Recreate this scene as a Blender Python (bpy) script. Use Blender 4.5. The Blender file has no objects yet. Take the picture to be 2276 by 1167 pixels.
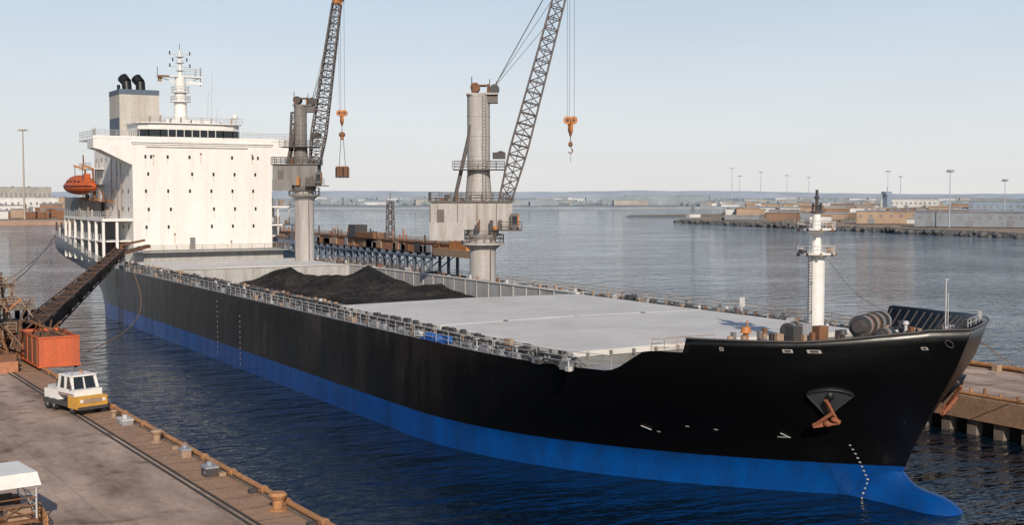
import bpy, math, random
from mathutils import Vector, Matrix, noise
from mathutils.bvhtree import BVHTree
random.seed(7)
D=bpy.data
scene=bpy.context.scene
V=Vector
# ------------------------------------------------------------------ materials
MATS={}
def mat(name,col,rough=.6,metal=0,col2=None,scale=.6,amt=.5,streak=False,bump=0,bscale=8,spec=.4,grain=.12,coat=0):
    if name in MATS: return MATS[name]
    m=D.materials.new(name); m.use_nodes=True
    nt=m.node_tree; N=nt.nodes; L=nt.links
    b=N['Principled BSDF']
    b.inputs['Roughness'].default_value=rough
    b.inputs['Metallic'].default_value=metal
    b.inputs['Specular IOR Level'].default_value=spec
    tc=N.new('ShaderNodeTexCoord'); mp=N.new('ShaderNodeMapping')
    L.new(tc.outputs['Object'],mp.inputs['Vector'])
    if streak: mp.inputs['Scale'].default_value=(1.6,1.6,.16)
    nz=N.new('ShaderNodeTexNoise'); nz.inputs['Scale'].default_value=scale; nz.inputs['Detail'].default_value=8; nz.inputs['Roughness'].default_value=.65
    L.new(mp.outputs[0],nz.inputs['Vector'])
    cr=N.new('ShaderNodeValToRGB'); cr.color_ramp.elements[0].position=.42; cr.color_ramp.elements[1].position=.72
    L.new(nz.outputs['Fac'],cr.inputs[0])
    mu=N.new('ShaderNodeMath'); mu.operation='MULTIPLY'; mu.inputs[1].default_value=amt
    L.new(cr.outputs[0],mu.inputs[0])
    mx=N.new('ShaderNodeMix'); mx.data_type='RGBA'
    mx.inputs['A'].default_value=(*col,1)
    c2=col2 if col2 else tuple(c*.55 for c in col)
    mx.inputs['B'].default_value=(*c2,1)
    L.new(mu.outputs[0],mx.inputs['Factor'])
    n2=N.new('ShaderNodeTexNoise'); n2.inputs['Scale'].default_value=scale*7; n2.inputs['Detail'].default_value=5
    L.new(tc.outputs['Object'],n2.inputs['Vector'])
    mr=N.new('ShaderNodeMapRange'); mr.inputs['From Min'].default_value=.3; mr.inputs['From Max'].default_value=.7
    mr.inputs['To Min'].default_value=1-grain; mr.inputs['To Max'].default_value=1+grain
    L.new(n2.outputs['Fac'],mr.inputs['Value'])
    m2=N.new('ShaderNodeMix'); m2.data_type='RGBA'; m2.blend_type='MULTIPLY'; m2.inputs['Factor'].default_value=1
    L.new(mx.outputs['Result'],m2.inputs['A']); L.new(mr.outputs[0],m2.inputs['B'])
    L.new(m2.outputs['Result'],b.inputs['Base Color'])
    if bump:
        n3=N.new('ShaderNodeTexNoise'); n3.inputs['Scale'].default_value=bscale; n3.inputs['Detail'].default_value=6
        L.new(tc.outputs['Object'],n3.inputs['Vector'])
        bp=N.new('ShaderNodeBump'); bp.inputs['Strength'].default_value=bump; bp.inputs['Distance'].default_value=.1
        L.new(n3.outputs['Fac'],bp.inputs['Height']); L.new(bp.outputs[0],b.inputs['Normal'])
    MATS[name]=m
    return m
mat('white_paint',(.77,.74,.70),.5,col2=(.52,.43,.34),scale=.35,amt=.30,streak=True,grain=.04)
mat('white_clean',(.77,.75,.72),.5,col2=(.54,.48,.40),scale=.8,amt=.35,grain=.05)
mat('glass_dark',(.02,.025,.03),.12,col2=(.03,.035,.04))
mat('deck_grey',(.33,.34,.35),.7,col2=(.2,.17,.15),scale=.5,amt=.6,grain=.15)
mat('hatch_grey',(.62,.595,.565),.6,col2=(.44,.41,.37),scale=.16,amt=.6,grain=.06)
mat('coaming_grey',(.20,.20,.20),.7,col2=(.12,.10,.09),scale=.8,amt=.6,streak=True)
mat('hold_wall',(.44,.435,.43),.75,col2=(.26,.20,.155),scale=.7,amt=.7,streak=True)
mat('dark_steel',(.05,.052,.058),.55,col2=(.10,.06,.04),scale=1.5,amt=.6)
mat('boom_steel',(.12,.115,.115),.5,col2=(.17,.09,.055),scale=1.5,amt=.7)
mat('crane_grey',(.44,.42,.40),.6,col2=(.22,.165,.13),scale=.6,amt=.75,streak=True,grain=.1)
mat('crane_dark',(.22,.215,.21),.6,col2=(.13,.09,.07),scale=.9,amt=.7,streak=True,grain=.12)
mat('crane_orange',(.52,.20,.06),.55,col2=(.2,.09,.04),scale=2,amt=.7)
mat('rust_brown',(.22,.10,.05),.8,col2=(.10,.06,.04),scale=1.2,amt=.7,grain=.2)
mat('rust_stain',(.54,.42,.33),.8,col2=(.62,.56,.5),scale=3,amt=.8,grain=.2)
mat('tan_fitting',(.36,.25,.17),.7,col2=(.2,.12,.08),scale=2,amt=.6)
mat('cable',(.10,.10,.11),.6)
mat('rope_brown',(.28,.16,.09),.9)
mat('rail_white',(.52,.52,.52),.5,col2=(.34,.28,.23),scale=2,amt=.6)
mat('rail_grey',(.36,.38,.40),.55,col2=(.28,.22,.18),scale=2,amt=.6)
mat('coal',(.017,.016,.016),.95,col2=(.060,.050,.043),scale=.3,amt=.9,bump=1.0,bscale=2.2,spec=.15,grain=.5)
mat('blue_paint',(.02,.12,.42),.5,col2=(.02,.07,.2),scale=2)
mat('black_paint',(.012,.012,.014),.45)
mat('life_orange',(.50,.10,.025),.5,col2=(.22,.07,.03),scale=.8,amt=.8)
mat('box_orange',(.60,.13,.05),.55,col2=(.3,.08,.04),scale=1,amt=.6,streak=True)
mat('yellow_paint',(.60,.32,.05),.5,col2=(.35,.18,.05),scale=2,amt=.5)
mat('rubber',(.02,.02,.02),.85)
mat('concrete_side',(.20,.165,.14),.9,col2=(.07,.06,.05),scale=.5,amt=.8,streak=True,grain=.2)
mat('timber',(.36,.22,.14),.85,col2=(.2,.12,.08),scale=1,amt=.7,grain=.25)
mat('edge_pipe',(.42,.21,.09),.7,col2=(.22,.11,.06),scale=1.2,amt=.7,grain=.2)
mat('pile_dark',(.05,.045,.04),.9)
mat('blue_trestle',(.10,.13,.18),.7,col2=(.10,.10,.11),scale=1)
mat('conv_red',(.40,.17,.09),.7,col2=(.22,.12,.08),scale=.4,amt=.8,grain=.2)
mat('bollard_grey',(.26,.28,.32),.6,col2=(.3,.18,.1),scale=2,amt=.6)
def hull_mat():
    m=D.materials.new('hull_paint'); m.use_nodes=True; nt=m.node_tree; N=nt.nodes; L=nt.links
    b=N['Principled BSDF']; b.inputs['Specular IOR Level'].default_value=.38
    tc=N.new('ShaderNodeTexCoord'); sp=N.new('ShaderNodeSeparateXYZ'); L.new(tc.outputs['Object'],sp.inputs[0])
    mp=N.new('ShaderNodeMapping'); mp.inputs['Scale'].default_value=(1,.5,.09); L.new(tc.outputs['Object'],mp.inputs['Vector'])
    n=N.new('ShaderNodeTexNoise'); n.inputs['Scale'].default_value=1.3; n.inputs['Detail'].default_value=8; n.inputs['Roughness'].default_value=.7; L.new(mp.outputs[0],n.inputs['Vector'])
    sc=N.new('ShaderNodeMath'); sc.operation='MULTIPLY_ADD'; sc.inputs[1].default_value=.10; L.new(n.outputs['Fac'],sc.inputs[0]); L.new(sp.outputs['Z'],sc.inputs[2])
    mr=N.new('ShaderNodeMapRange'); mr.inputs['From Min'].default_value=2.22; mr.inputs['From Max'].default_value=2.27
    L.new(sc.outputs[0],mr.inputs['Value'])
    r=N.new('ShaderNodeValToRGB'); r.color_ramp.elements[0].position=.42; r.color_ramp.elements[1].position=.66; L.new(n.outputs['Fac'],r.inputs[0])
    mpb=N.new('ShaderNodeMapping'); mpb.inputs['Scale'].default_value=(1,.12,.22); L.new(tc.outputs['Object'],mpb.inputs['Vector'])
    nb2=N.new('ShaderNodeTexNoise'); nb2.inputs['Scale'].default_value=1.0; nb2.inputs['Detail'].default_value=6; L.new(mpb.outputs[0],nb2.inputs['Vector'])
    rb=N.new('ShaderNodeValToRGB'); rb.color_ramp.elements[0].position=.40; rb.color_ramp.elements[1].position=.64; rb.color_ramp.elements[0].color=(.15,.15,.15,1); L.new(nb2.outputs['Fac'],rb.inputs[0])
    fy=N.new('ShaderNodeMapRange'); fy.inputs['From Min'].default_value=72; fy.inputs['From Max'].default_value=115; L.new(sp.outputs['Y'],fy.inputs['Value'])
    wm=N.new('ShaderNodeMath'); wm.operation='MULTIPLY'; L.new(r.outputs[0],wm.inputs[0]); L.new(fy.outputs[0],wm.inputs[1])
    wm2=N.new('ShaderNodeMath'); wm2.operation='MULTIPLY'; L.new(wm.outputs[0],wm2.inputs[0]); L.new(rb.outputs[0],wm2.inputs[1])
    bl=N.new('ShaderNodeMix'); bl.data_type='RGBA'; bl.inputs['A'].default_value=(.0035,.0035,.004,1); bl.inputs['B'].default_value=(.050,.039,.031,1); L.new(wm2.outputs[0],bl.inputs['Factor'])
    fs=N.new('ShaderNodeMapRange'); fs.inputs['From Min'].default_value=198; fs.inputs['From Max'].default_value=222; L.new(sp.outputs['Y'],fs.inputs['Value'])
    bs=N.new('ShaderNodeMix'); bs.data_type='RGBA'; bs.inputs['B'].default_value=(.16,.18,.21,1); L.new(bl.outputs['Result'],bs.inputs['A']); L.new(fs.outputs[0],bs.inputs['Factor'])  # stern: weathered grey, with a lit sheen painted into the colour
    n2=N.new('ShaderNodeTexNoise'); n2.inputs['Scale'].default_value=.9; n2.inputs['Detail'].default_value=8; n2.inputs['Roughness'].default_value=.7; L.new(mp.outputs[0],n2.inputs['Vector'])
    r2=N.new('ShaderNodeValToRGB'); r2.color_ramp.elements[0].position=.35; r2.color_ramp.elements[1].position=.7; L.new(n2.outputs['Fac'],r2.inputs[0])
    bu=N.new('ShaderNodeMix'); bu.data_type='RGBA'; bu.inputs['A'].default_value=(.001,.075,.33,1); bu.inputs['B'].default_value=(.006,.042,.16,1); L.new(r2.outputs[0],bu.inputs['Factor'])
    mx=N.new('ShaderNodeMix'); mx.data_type='RGBA'; L.new(mr.outputs[0],mx.inputs['Factor']); L.new(bu.outputs['Result'],mx.inputs['A']); L.new(bs.outputs['Result'],mx.inputs['B'])
    cx=N.new('ShaderNodeCombineXYZ'); L.new(sp.outputs['Y'],cx.inputs[0]); L.new(sp.outputs['Z'],cx.inputs[1])
    br=N.new('ShaderNodeTexBrick'); br.inputs['Scale'].default_value=1; br.inputs['Brick Width'].default_value=9; br.inputs['Row Height'].default_value=2.4; br.inputs['Mortar Size'].default_value=.03; br.inputs['Color1'].default_value=(1,1,1,1); br.inputs['Color2'].default_value=(.8,.8,.8,1); br.inputs['Mortar'].default_value=(.6,.6,.6,1); L.new(cx.outputs[0],br.inputs['Vector'])
    ms=N.new('ShaderNodeMix'); ms.data_type='RGBA'; ms.blend_type='MULTIPLY'; ms.inputs['Factor'].default_value=.8; L.new(mx.outputs['Result'],ms.inputs['A']); L.new(br.outputs['Color'],ms.inputs['B'])
    L.new(ms.outputs['Result'],b.inputs['Base Color'])
    rr=N.new('ShaderNodeMapRange'); rr.inputs['To Min'].default_value=.30; rr.inputs['To Max'].default_value=.55; L.new(wm2.outputs[0],rr.inputs['Value']); L.new(rr.outputs[0],b.inputs['Roughness'])
    nb_=N.new('ShaderNodeTexNoise'); nb_.inputs['Scale'].default_value=.45; nb_.inputs['Detail'].default_value=2; L.new(tc.outputs['Object'],nb_.inputs['Vector'])
    bp=N.new('ShaderNodeBump'); bp.inputs['Strength'].default_value=.3; bp.inputs['Distance'].default_value=.15; L.new(nb_.outputs['Fac'],bp.inputs['Height']); L.new(bp.outputs[0],b.inputs['Normal'])
    MATS['hull']=m
hull_mat()
def quay_mat():
    m=D.materials.new('quay_concrete'); m.use_nodes=True; nt=m.node_tree; N=nt.nodes; L=nt.links
    b=N['Principled BSDF']; b.inputs['Roughness'].default_value=.85
    tc=N.new('ShaderNodeTexCoord')
    n=N.new('ShaderNodeTexNoise'); n.inputs['Scale'].default_value=.2; n.inputs['Detail'].default_value=10; n.inputs['Roughness'].default_value=.62
    mp=N.new('ShaderNodeMapping'); mp.inputs['Scale'].default_value=(1.6,.5,1); L.new(tc.outputs['Object'],mp.inputs[0]); L.new(mp.outputs[0],n.inputs['Vector'])
    r=N.new('ShaderNodeValToRGB'); e=r.color_ramp.elements; e[0].position=.34; e[0].color=(.20,.13,.095,1); e[1].position=.66; e[1].color=(.52,.385,.30,1)
    x=e.new(.5); x.color=(.37,.265,.20,1)
    L.new(n.outputs['Fac'],r.inputs[0])
    br=N.new('ShaderNodeTexBrick'); br.inputs['Scale'].default_value=1; br.inputs['Mortar Size'].default_value=.03; br.inputs['Brick Width'].default_value=9; br.inputs['Row Height'].default_value=6; br.offset=.0
    br.inputs['Color1'].default_value=(1,1,1,1); br.inputs['Color2'].default_value=(.84,.83,.83,1); br.inputs['Mortar'].default_value=(.62,.6,.58,1)
    L.new(tc.outputs['Object'],br.inputs['Vector'])
    mx=N.new('ShaderNodeMix'); mx.data_type='RGBA'; mx.blend_type='MULTIPLY'; mx.inputs['Factor'].default_value=.9
    L.new(r.outputs[0],mx.inputs['A']); L.new(br.outputs['Color'],mx.inputs['B'])
    n2=N.new('ShaderNodeTexNoise'); n2.inputs['Scale'].default_value=3; n2.inputs['Detail'].default_value=8; L.new(tc.outputs['Object'],n2.inputs['Vector'])
    mr=N.new('ShaderNodeMapRange'); mr.inputs['To Min'].default_value=.7; mr.inputs['To Max'].default_value=1.3; L.new(n2.outputs['Fac'],mr.inputs['Value'])
    m2=N.new('ShaderNodeMix'); m2.data_type='RGBA'; m2.blend_type='MULTIPLY'; m2.inputs['Factor'].default_value=1
    L.new(mx.outputs['Result'],m2.inputs['A']); L.new(mr.outputs[0],m2.inputs['B'])
    n4=N.new('ShaderNodeTexNoise'); n4.inputs['Scale'].default_value=.55; n4.inputs['Detail'].default_value=6; L.new(tc.outputs['Object'],n4.inputs['Vector'])
    r4=N.new('ShaderNodeValToRGB'); r4.color_ramp.elements[0].position=.56; r4.color_ramp.elements[0].color=(1,1,1,1); r4.color_ramp.elements[1].position=.72; r4.color_ramp.elements[1].color=(.45,.41,.39,1); L.new(n4.outputs['Fac'],r4.inputs[0])
    m3=N.new('ShaderNodeMix'); m3.data_type='RGBA'; m3.blend_type='MULTIPLY'; m3.inputs['Factor'].default_value=1
    L.new(m2.outputs['Result'],m3.inputs['A']); L.new(r4.outputs[0],m3.inputs['B'])
    L.new(m3.outputs['Result'],b.inputs['Base Color'])
    MATS['quay']=m
quay_mat()
def water_mat():
    m=D.materials.new('harbour_water'); m.use_nodes=True; nt=m.node_tree; N=nt.nodes; L=nt.links
    b=N['Principled BSDF']; b.inputs['Base Color'].default_value=(.003,.009,.018,1); b.inputs['Roughness'].default_value=.06; b.inputs['IOR'].default_value=1.33
    tc=N.new('ShaderNodeTexCoord')
    def nz(s,d,sc,rot,rg=.55):
        mp=N.new('ShaderNodeMapping'); mp.inputs['Rotation'].default_value=(0,0,rot); mp.inputs['Scale'].default_value=sc; L.new(tc.outputs['Object'],mp.inputs[0])
        n=N.new('ShaderNodeTexNoise'); n.inputs['Scale'].default_value=s; n.inputs['Detail'].default_value=d; n.inputs['Roughness'].default_value=rg; L.new(mp.outputs[0],n.inputs['Vector']); return n
    a=nz(1.0,3,(.6,1.3,1),.52); dd=nz(.32,3,(.45,1.25,1),.6); c=nz(.07,2,(.5,1.2,1),.4)
    pn=N.new('ShaderNodeTexNoise'); pn.inputs['Scale'].default_value=.025; pn.inputs['Detail'].default_value=4; L.new(tc.outputs['Object'],pn.inputs['Vector'])
    pr=N.new('ShaderNodeMapRange'); pr.inputs['From Min'].default_value=.35; pr.inputs['From Max'].default_value=.65; pr.inputs['To Min'].default_value=.12; pr.inputs['To Max'].default_value=.30; L.new(pn.outputs['Fac'],pr.inputs['Value'])
    p3=N.new('ShaderNodeMath'); p3.operation='MULTIPLY'; p3.inputs[1].default_value=4.2; L.new(pr.outputs[0],p3.inputs[0])
    b1=N.new('ShaderNodeBump'); b1.inputs['Strength'].default_value=1; L.new(pr.outputs[0],b1.inputs['Distance']); L.new(a.outputs['Fac'],b1.inputs['Height'])
    b3=N.new('ShaderNodeBump'); b3.inputs['Strength'].default_value=1; L.new(p3.outputs[0],b3.inputs['Distance']); L.new(dd.outputs['Fac'],b3.inputs['Height']); L.new(b1.outputs[0],b3.inputs['Normal'])
    b2=N.new('ShaderNodeBump'); b2.inputs['Strength'].default_value=1; b2.inputs['Distance'].default_value=.7; L.new(c.outputs['Fac'],b2.inputs['Height']); L.new(b3.outputs[0],b2.inputs['Normal'])
    L.new(b2.outputs[0],b.inputs['Normal'])
    MATS['water']=m
water_mat()
def flat(name,c,r=.9,c2=None,s=.03): return mat(name,c,r,col2=c2,scale=s,amt=.6,grain=.12)
flat('land_tan',(.30,.225,.165),c2=(.19,.165,.13),s=.02)
flat('land_far',(.27,.29,.31),c2=(.22,.245,.27),s=.006)  # distance haze is mixed into this base colour
flat('land_hill',(.37,.42,.475),c2=(.345,.395,.455),s=.001)  # pale blue-grey: aerial haze painted into the hill colour
flat('rock_dark',(.10,.10,.10),c2=(.2,.18,.16),s=.2)
flat('rock_tan',(.36,.24,.17))
flat('bld_white',(.62,.61,.59),c2=(.45,.45,.45)); flat('bld_grey',(.24,.26,.29),c2=(.18,.2,.23)); flat('bld_tan',(.38,.28,.20),c2=(.28,.2,.15))
flat('bld_brown',(.27,.17,.12)); flat('bld_roof',(.22,.22,.24)); flat('bld_blue',(.24,.30,.38))
flat('far_white',(.52,.54,.56)); flat('far_grey',(.29,.33,.37)); flat('far_tan',(.36,.34,.32)); flat('far_steel',(.38,.43,.48))  # far_* tones are paled and blued to paint in distance haze
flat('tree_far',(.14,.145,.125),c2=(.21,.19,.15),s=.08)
flat('tree_hazy',(.23,.27,.29),c2=(.29,.33,.36),s=.02)  # foliage colour with the haze painted in
# ------------------------------------------------------------------ builder
class B:
    def __init__(s,name,M=None):
        s.name=name; s.v=[]; s.f=[]; s.mi=[]; s.sm=[]; s.ms=[]; s.M=M
    def m(s,n):
        if n not in s.ms: s.ms.append(n)
        return s.ms.index(n)
    def add(s,vs,fs,mt,smooth=False):
        o=len(s.v); s.v+=[V(v) for v in vs]; i=s.m(mt)
        for f in fs: s.f.append([a+o for a in f]); s.mi.append(i); s.sm.append(smooth)
    def box(s,x0,x1,y0,y1,z0,z1,mt,M=None):
        vs=[V(p) for p in [(x0,y0,z0),(x1,y0,z0),(x1,y1,z0),(x0,y1,z0),(x0,y0,z1),(x1,y0,z1),(x1,y1,z1),(x0,y1,z1)]]
        if M: vs=[M@v for v in vs]
        s.add(vs,[(0,3,2,1),(4,5,6,7),(0,1,5,4),(1,2,6,5),(2,3,7,6),(3,0,4,7)],mt)
    def cyl(s,a,b,r0,mt,r1=None,n=8,cap=True):
        a=V(a);b=V(b); r1=r0 if r1 is None else r1
        d=(b-a)
        if d.length<1e-6:return
        d.normalize(); up=V((0,0,1)) if abs(d.z)<.95 else V((1,0,0))
        u=d.cross(up).normalized(); w=d.cross(u)
        vs=[]
        for p,r in((a,r0),(b,r1)):
            for i in range(n):
                t=2*math.pi*i/n; vs.append(p+(u*math.cos(t)+w*math.sin(t))*r)
        fs=[(i,n+i,n+(i+1)%n,(i+1)%n) for i in range(n)]
        s.add(vs,fs,mt,n>5)
        if cap: s.add(vs,[tuple(range(n)),tuple(reversed(range(n,2*n)))],mt)
    def beam(s,a,b,w,h,mt):
        a=V(a);b=V(b); d=(b-a).normalized(); up=V((0,0,1)) if abs(d.z)<.95 else V((1,0,0))
        u=d.cross(up).normalized()*w/2; q=u.cross(d).normalized()*h/2
        vs=[a-u-q,a+u-q,a+u+q,a-u+q,b-u-q,b+u-q,b+u+q,b-u+q]
        s.add(vs,[(0,3,2,1),(4,5,6,7),(0,1,5,4),(1,2,6,5),(2,3,7,6),(3,0,4,7)],mt)
    def path(s,pts,r,mt,n=5):
        for a,b in zip(pts,pts[1:]): s.cyl(a,b,r,mt,n=n,cap=False)
    def ell(s,c,r,mt,nu=14,nv=9,M=None):
        vs=[];c=V(c)
        for j in range(nv+1):
            ph=math.pi*j/nv
            for i in range(nu):
                t=2*math.pi*i/nu; p=V((math.cos(t)*math.sin(ph)*r[0],math.sin(t)*math.sin(ph)*r[1],math.cos(ph)*r[2]))
                if M: p=M@p
                vs.append(c+p)
        fs=[(j*nu+i,(j+1)*nu+i,(j+1)*nu+(i+1)%nu,j*nu+(i+1)%nu) for j in range(nv) for i in range(nu)]
        s.add(vs,fs,mt,True)
    def prism(s,poly,z0,z1,mt,top=None):
        n=len(poly); vs=[(p[0],p[1],z0) for p in poly]+[(p[0],p[1],z1) for p in poly]
        s.add(vs,[(i,(i+1)%n,n+(i+1)%n,n+i) for i in range(n)]+[tuple(reversed(range(n)))],mt)
        s.add(vs,[tuple(range(n,2*n))],top or mt)
    def rail(s,pts,h,mt,step=2.,r=.04,bars=3):
        for k in range(bars):
            z=h*(k+1)/bars
            s.path([V(p)+V((0,0,z)) for p in pts],r,mt,n=4)
        for a,b in zip(pts,pts[1:]):
            a=V(a);b=V(b); n=max(1,int((b-a).length/step))
            for i in range(n+1):
                p=a.lerp(b,i/n); s.cyl(p,p+V((0,0,h)),r*1.1,mt,n=4,cap=False)
    def ring_rail(s,c,R,h,mt,r=.04,n=14):
        pts=[V(c)+V((R*math.cos(2*math.pi*i/n),R*math.sin(2*math.pi*i/n),0)) for i in range(n+1)]
        for k in (.5,1): s.path([p+V((0,0,h*k)) for p in pts],r,mt,n=4)
        for p in pts[:-1]: s.cyl(p,p+V((0,0,h)),r,mt,n=4,cap=False)
    def lattice(s,a,b,w0,w1,side,n,r,mt,rb=None,mid=None):
        a=V(a);b=V(b); d=(b-a).normalized(); u=V(side); u=(u-d*u.dot(d)).normalized(); q=d.cross(u).normalized()
        rb=rb or r*.55
        def W(t):
            if mid and t<.25: return w0+(mid-w0)*(t/.25)
            if mid: return mid+(w1-mid)*((t-.25)/.75)
            return w0+(w1-w0)*t
        def C(t,k):
            su,sq=[(1,1),(1,-1),(-1,-1),(-1,1)][k]; w=W(t)/2
            return a.lerp(b,t)+u*su*w+q*sq*w
        for i in range(n):
            t0=i/n;t1=(i+1)/n
            for k in range(4):
                s.cyl(C(t0,k),C(t1,k),r,mt,n=6,cap=False)
                k2=(k+1)%4
                s.cyl(C(t1,k),C(t1,k2),rb,mt,n=4,cap=False)
                if (i+k)%2: s.cyl(C(t0,k),C(t1,k2),rb,mt,n=4,cap=False)
                else: s.cyl(C(t0,k2),C(t1,k),rb,mt,n=4,cap=False)
    def make(s,parent=None,recenter=True):
        vs=s.v
        if s.M: vs=[s.M@v for v in vs]
        me=D.meshes.new(s.name); c=V((0,0,0))
        if recenter and vs:
            c=V((sum(v.x for v in vs)/len(vs),sum(v.y for v in vs)/len(vs),min(v.z for v in vs)))
        me.from_pydata([v-c for v in vs],[],s.f)
        for n in s.ms: me.materials.append(MATS[n])
        me.polygons.foreach_set('material_index',s.mi); me.polygons.foreach_set('use_smooth',s.sm)
        me.update()
        o=D.objects.new(s.name,me); scene.collection.objects.link(o); o.location=c
        if parent: o.parent=parent
        return o
def empty(name,loc=(0,0,0)):
    e=D.objects.new(name,None); scene.collection.objects.link(e); e.empty_display_size=1; return e
def clamp(x,a=0,b=1): return max(a,min(b,x))
def sm(x): x=clamp(x); return x*x*(3-2*x)
def interp(x,P):
    if x<=P[0][0]: return P[0][1]
    for (a,b),(c,d) in zip(P,P[1:]):
        if x<=c: return b+(d-b)*(x-a)/(c-a)
    return P[-1][1]
# ------------------------------------------------------------------ hull
HB=18.1; YJ=92.; FD=9.45
def stem(z): return interp(z,[(-4,57.2),(-1,56.6),(0.5,56.1),(1.7,55.4),(3.2,54.7),(4.7,53.9),(6.6,52.8),(8.8,51.4),(11.45,50.2),(13,49.6)])
def nz_(z): return 2.2+2.2*sm((z-1.2)/8.5)
def mz_(z): return 1.0
def sternb(y,z):
    k=clamp((y-203)/52); low=1-sm((z+1)/11)
    b=HB*(1-low*k**1.3*1.0)
    if y>246: b*=math.sqrt(max(.0,1-((y-246)/9.2)**2))*.35+.65
    return max(b,.3)
def half(y,z):
    if y>=YJ: return sternb(y,z) if y>203 else HB
    t=(y-stem(z))/(YJ-stem(z))
    if t<=0: return 0
    return HB*(1-(1-t)**nz_(z))**mz_(z)
def sheer(y):
    if y>200: return 8.1+3.9*sm((y-200)/56)**.9
    if y<66: return interp(y,[(63.2,9.7),(63.8,9.6),(65.4,8.3),(66,8.1)])
    return 8.1
ship=empty('bulk_carrier_ship')
NB=90
cols=[('b',(i/NB)**1.5) for i in range(NB+1)]
ys=[YJ+(i+1)*7-.2*(i+1) for i in range(16)]+[203+i*2.6 for i in range(1,21)]
for y in ys: cols.append(('s',y))
def hp(col,z):
    k,t=col
    if k=='b':
        y0=stem(z); y=y0+(YJ-y0)*t
        return HB*(1-(1-t)**nz_(z))**mz_(z), y
    return (sternb(t,z) if t>203 else HB), t
NR=20
h=B('hull')
for sgn in (-1,1):
    vs=[];fs=[]
    for c in cols:
        yt=hp(c,9.0)[1]; zt=sheer(yt)
        for j in range(NR+1):
            z=-4+(zt+4)*j/NR; b,y=hp(c,z); vs.append((sgn*b,y,z))
    for i in range(len(cols)-1):
        for j in range(NR):
            a=i*(NR+1)+j; q=(a,a+NR+1,a+NR+2,a+1)
            fs.append(q if sgn>0 else q[::-1])
    h.add(vs,fs,'hull',True)
zt=sheer(255); vs=[]
for j in range(NR+1):
    z=-4+(zt+4)*j/NR; b=hp(cols[-1],z)[0]; vs+=[(-b,cols[-1][1],z),(b,cols[-1][1],z)]
h.add(vs,[(2*j,2*j+1,2*j+3,2*j+2) for j in range(NR)],'hull')
YB={-1:61.4,1:73.}
def bultop(y,sgn):
    z=10.62+.85*sm((56.5-y)/6.0)
    if sgn>0: z=interp(y,[(50,11.5),(54,11.35),(60,10.9),(66,10.5),(73,10.35)])
    return z
for sgn in (-1,1):
    P=[]
    for i in range(91):
        t=(i/90)**1.5; y=hp(('b',t),10)[1]
        if y>YB[sgn]: break
        P.append(t)
    vs=[];fs=[]
    for t in P:
        y=hp(('b',t),10.5)[1]; ztp=bultop(y,sgn)
        ztp=max(ztp,bultop(y,1)) if y<52 else ztp
        z0=min(9.68,sheer(y)-.02)
        bo,yo=hp(('b',t),z0); bt,yt=hp(('b',t),ztp); bm,ym=hp(('b',t),(z0+ztp)/2)
        vs+=[(sgn*bo,yo,z0),(sgn*bm,ym,(z0+ztp)/2),(sgn*bt,yt,ztp),(sgn*max(bt-.22,0),yt+.15,ztp+.004),(sgn*max(bo-.3,0),yo+.3,z0-.3)]
    for i in range(len(P)-1):
        for j in range(4):
            a=i*5+j; q=(a,a+5,a+6,a+1); fs.append(q if sgn>0 else q[::-1])
    n=len(P)-1
    fs.append(tuple(n*5+k for k in range(5)))
    h.add(vs,fs,'hull',True)
    for i in range(len(P)-1):
        a=V(vs[i*5+2]);b=V(vs[i*5+7]); h.cyl(a,b,.07,'dark_steel',n=6,cap=False)
    for i in range(14,len(P)-1,2 if sgn>0 else 3):
        a=V(vs[i*5+3]); c_=V(vs[i*5+4]); inn=V((-sgn*.6,.3,0)); a=a+V((-sgn*.08,.05,-.15)); c_=V((c_.x,c_.y,min(FD,c_.z+.2)))+inn
        h.beam(a,c_,.04,.12,'dark_steel')
vs=[];fs=[]
prof=[(50.5,-1.5,.05,.05),(50.57,-1.5,.75,.65),(50.8,-1.5,1.35,1.1),(51.3,-1.5,1.9,1.5),(52.0,-1.5,2.25,1.8),(52.9,-1.5,2.42,1.95),(53.7,-1.5,2.48,2.0),(54.4,-1.5,2.6,2.05),(54.9,-1.5,2.85,2.05),(55.4,-1.5,3.3,2.0),(55.9,-1.5,3.9,2.0),(56.6,-1.5,4.4,2.1),(58,-1.5,4.8,2.4),(62,-1.5,4.8,3.2)]
nb=32
for (y,zc,rt,w) in prof:
    for i in range(nb):
        t=2*math.pi*i/nb; s_,c_=math.sin(t),math.cos(t)
        r=rt if s_>0 else min(rt,2.5)
        ex=1.0 if y<54 else 1+ (y-54)*.5
        vs.append((w*math.copysign(abs(c_)**ex,c_) if s_>0 else w*c_,y,zc+r*s_))
for k in range(len(prof)-1):
    for i in range(nb):
        fs.append((k*nb+i,k*nb+(i+1)%nb,(k+1)*nb+(i+1)%nb,(k+1)*nb+i))
h.add(vs,fs,'hull',True)
ho=h.make(ship,recenter=False)
bvh=BVHTree.FromPolygons([v for v in h.v],h.f)
dm=B('draft_marks')
def hull_pt(y,z,s=-1):
    r=bvh.ray_cast(V((s*40,y,z)),V((-s,0,0)))
    return r[0] if r[0] is not None else V((s*half(y,z),y,z))
def hull_frame(y,z,s=-1):
    p=hull_pt(y,z,s); ty=(hull_pt(y+.2,z,s)-hull_pt(y-.2,z,s)).normalized(); tz=(hull_pt(y,z+.2,s)-hull_pt(y,z-.2,s)).normalized()
    n=ty.cross(tz).normalized()
    if n.x*s<0: n=-n
    return p,ty,tz,n
def dquad(p,ty,tz,n,w,hh,mt='rail_white'):
    c=p+n*.05; dm.add([c-ty*w-tz*hh,c+ty*w-tz*hh,c+ty*w+tz*hh,c-ty*w+tz*hh],[(0,1,2,3)],mt)
for yy,za,zb in((143,1.0,7.0),(134.5,.6,6.2)):
    z=za
    while z<zb: dquad(*hull_frame(yy,z),.13,.09); z+=.6
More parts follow.
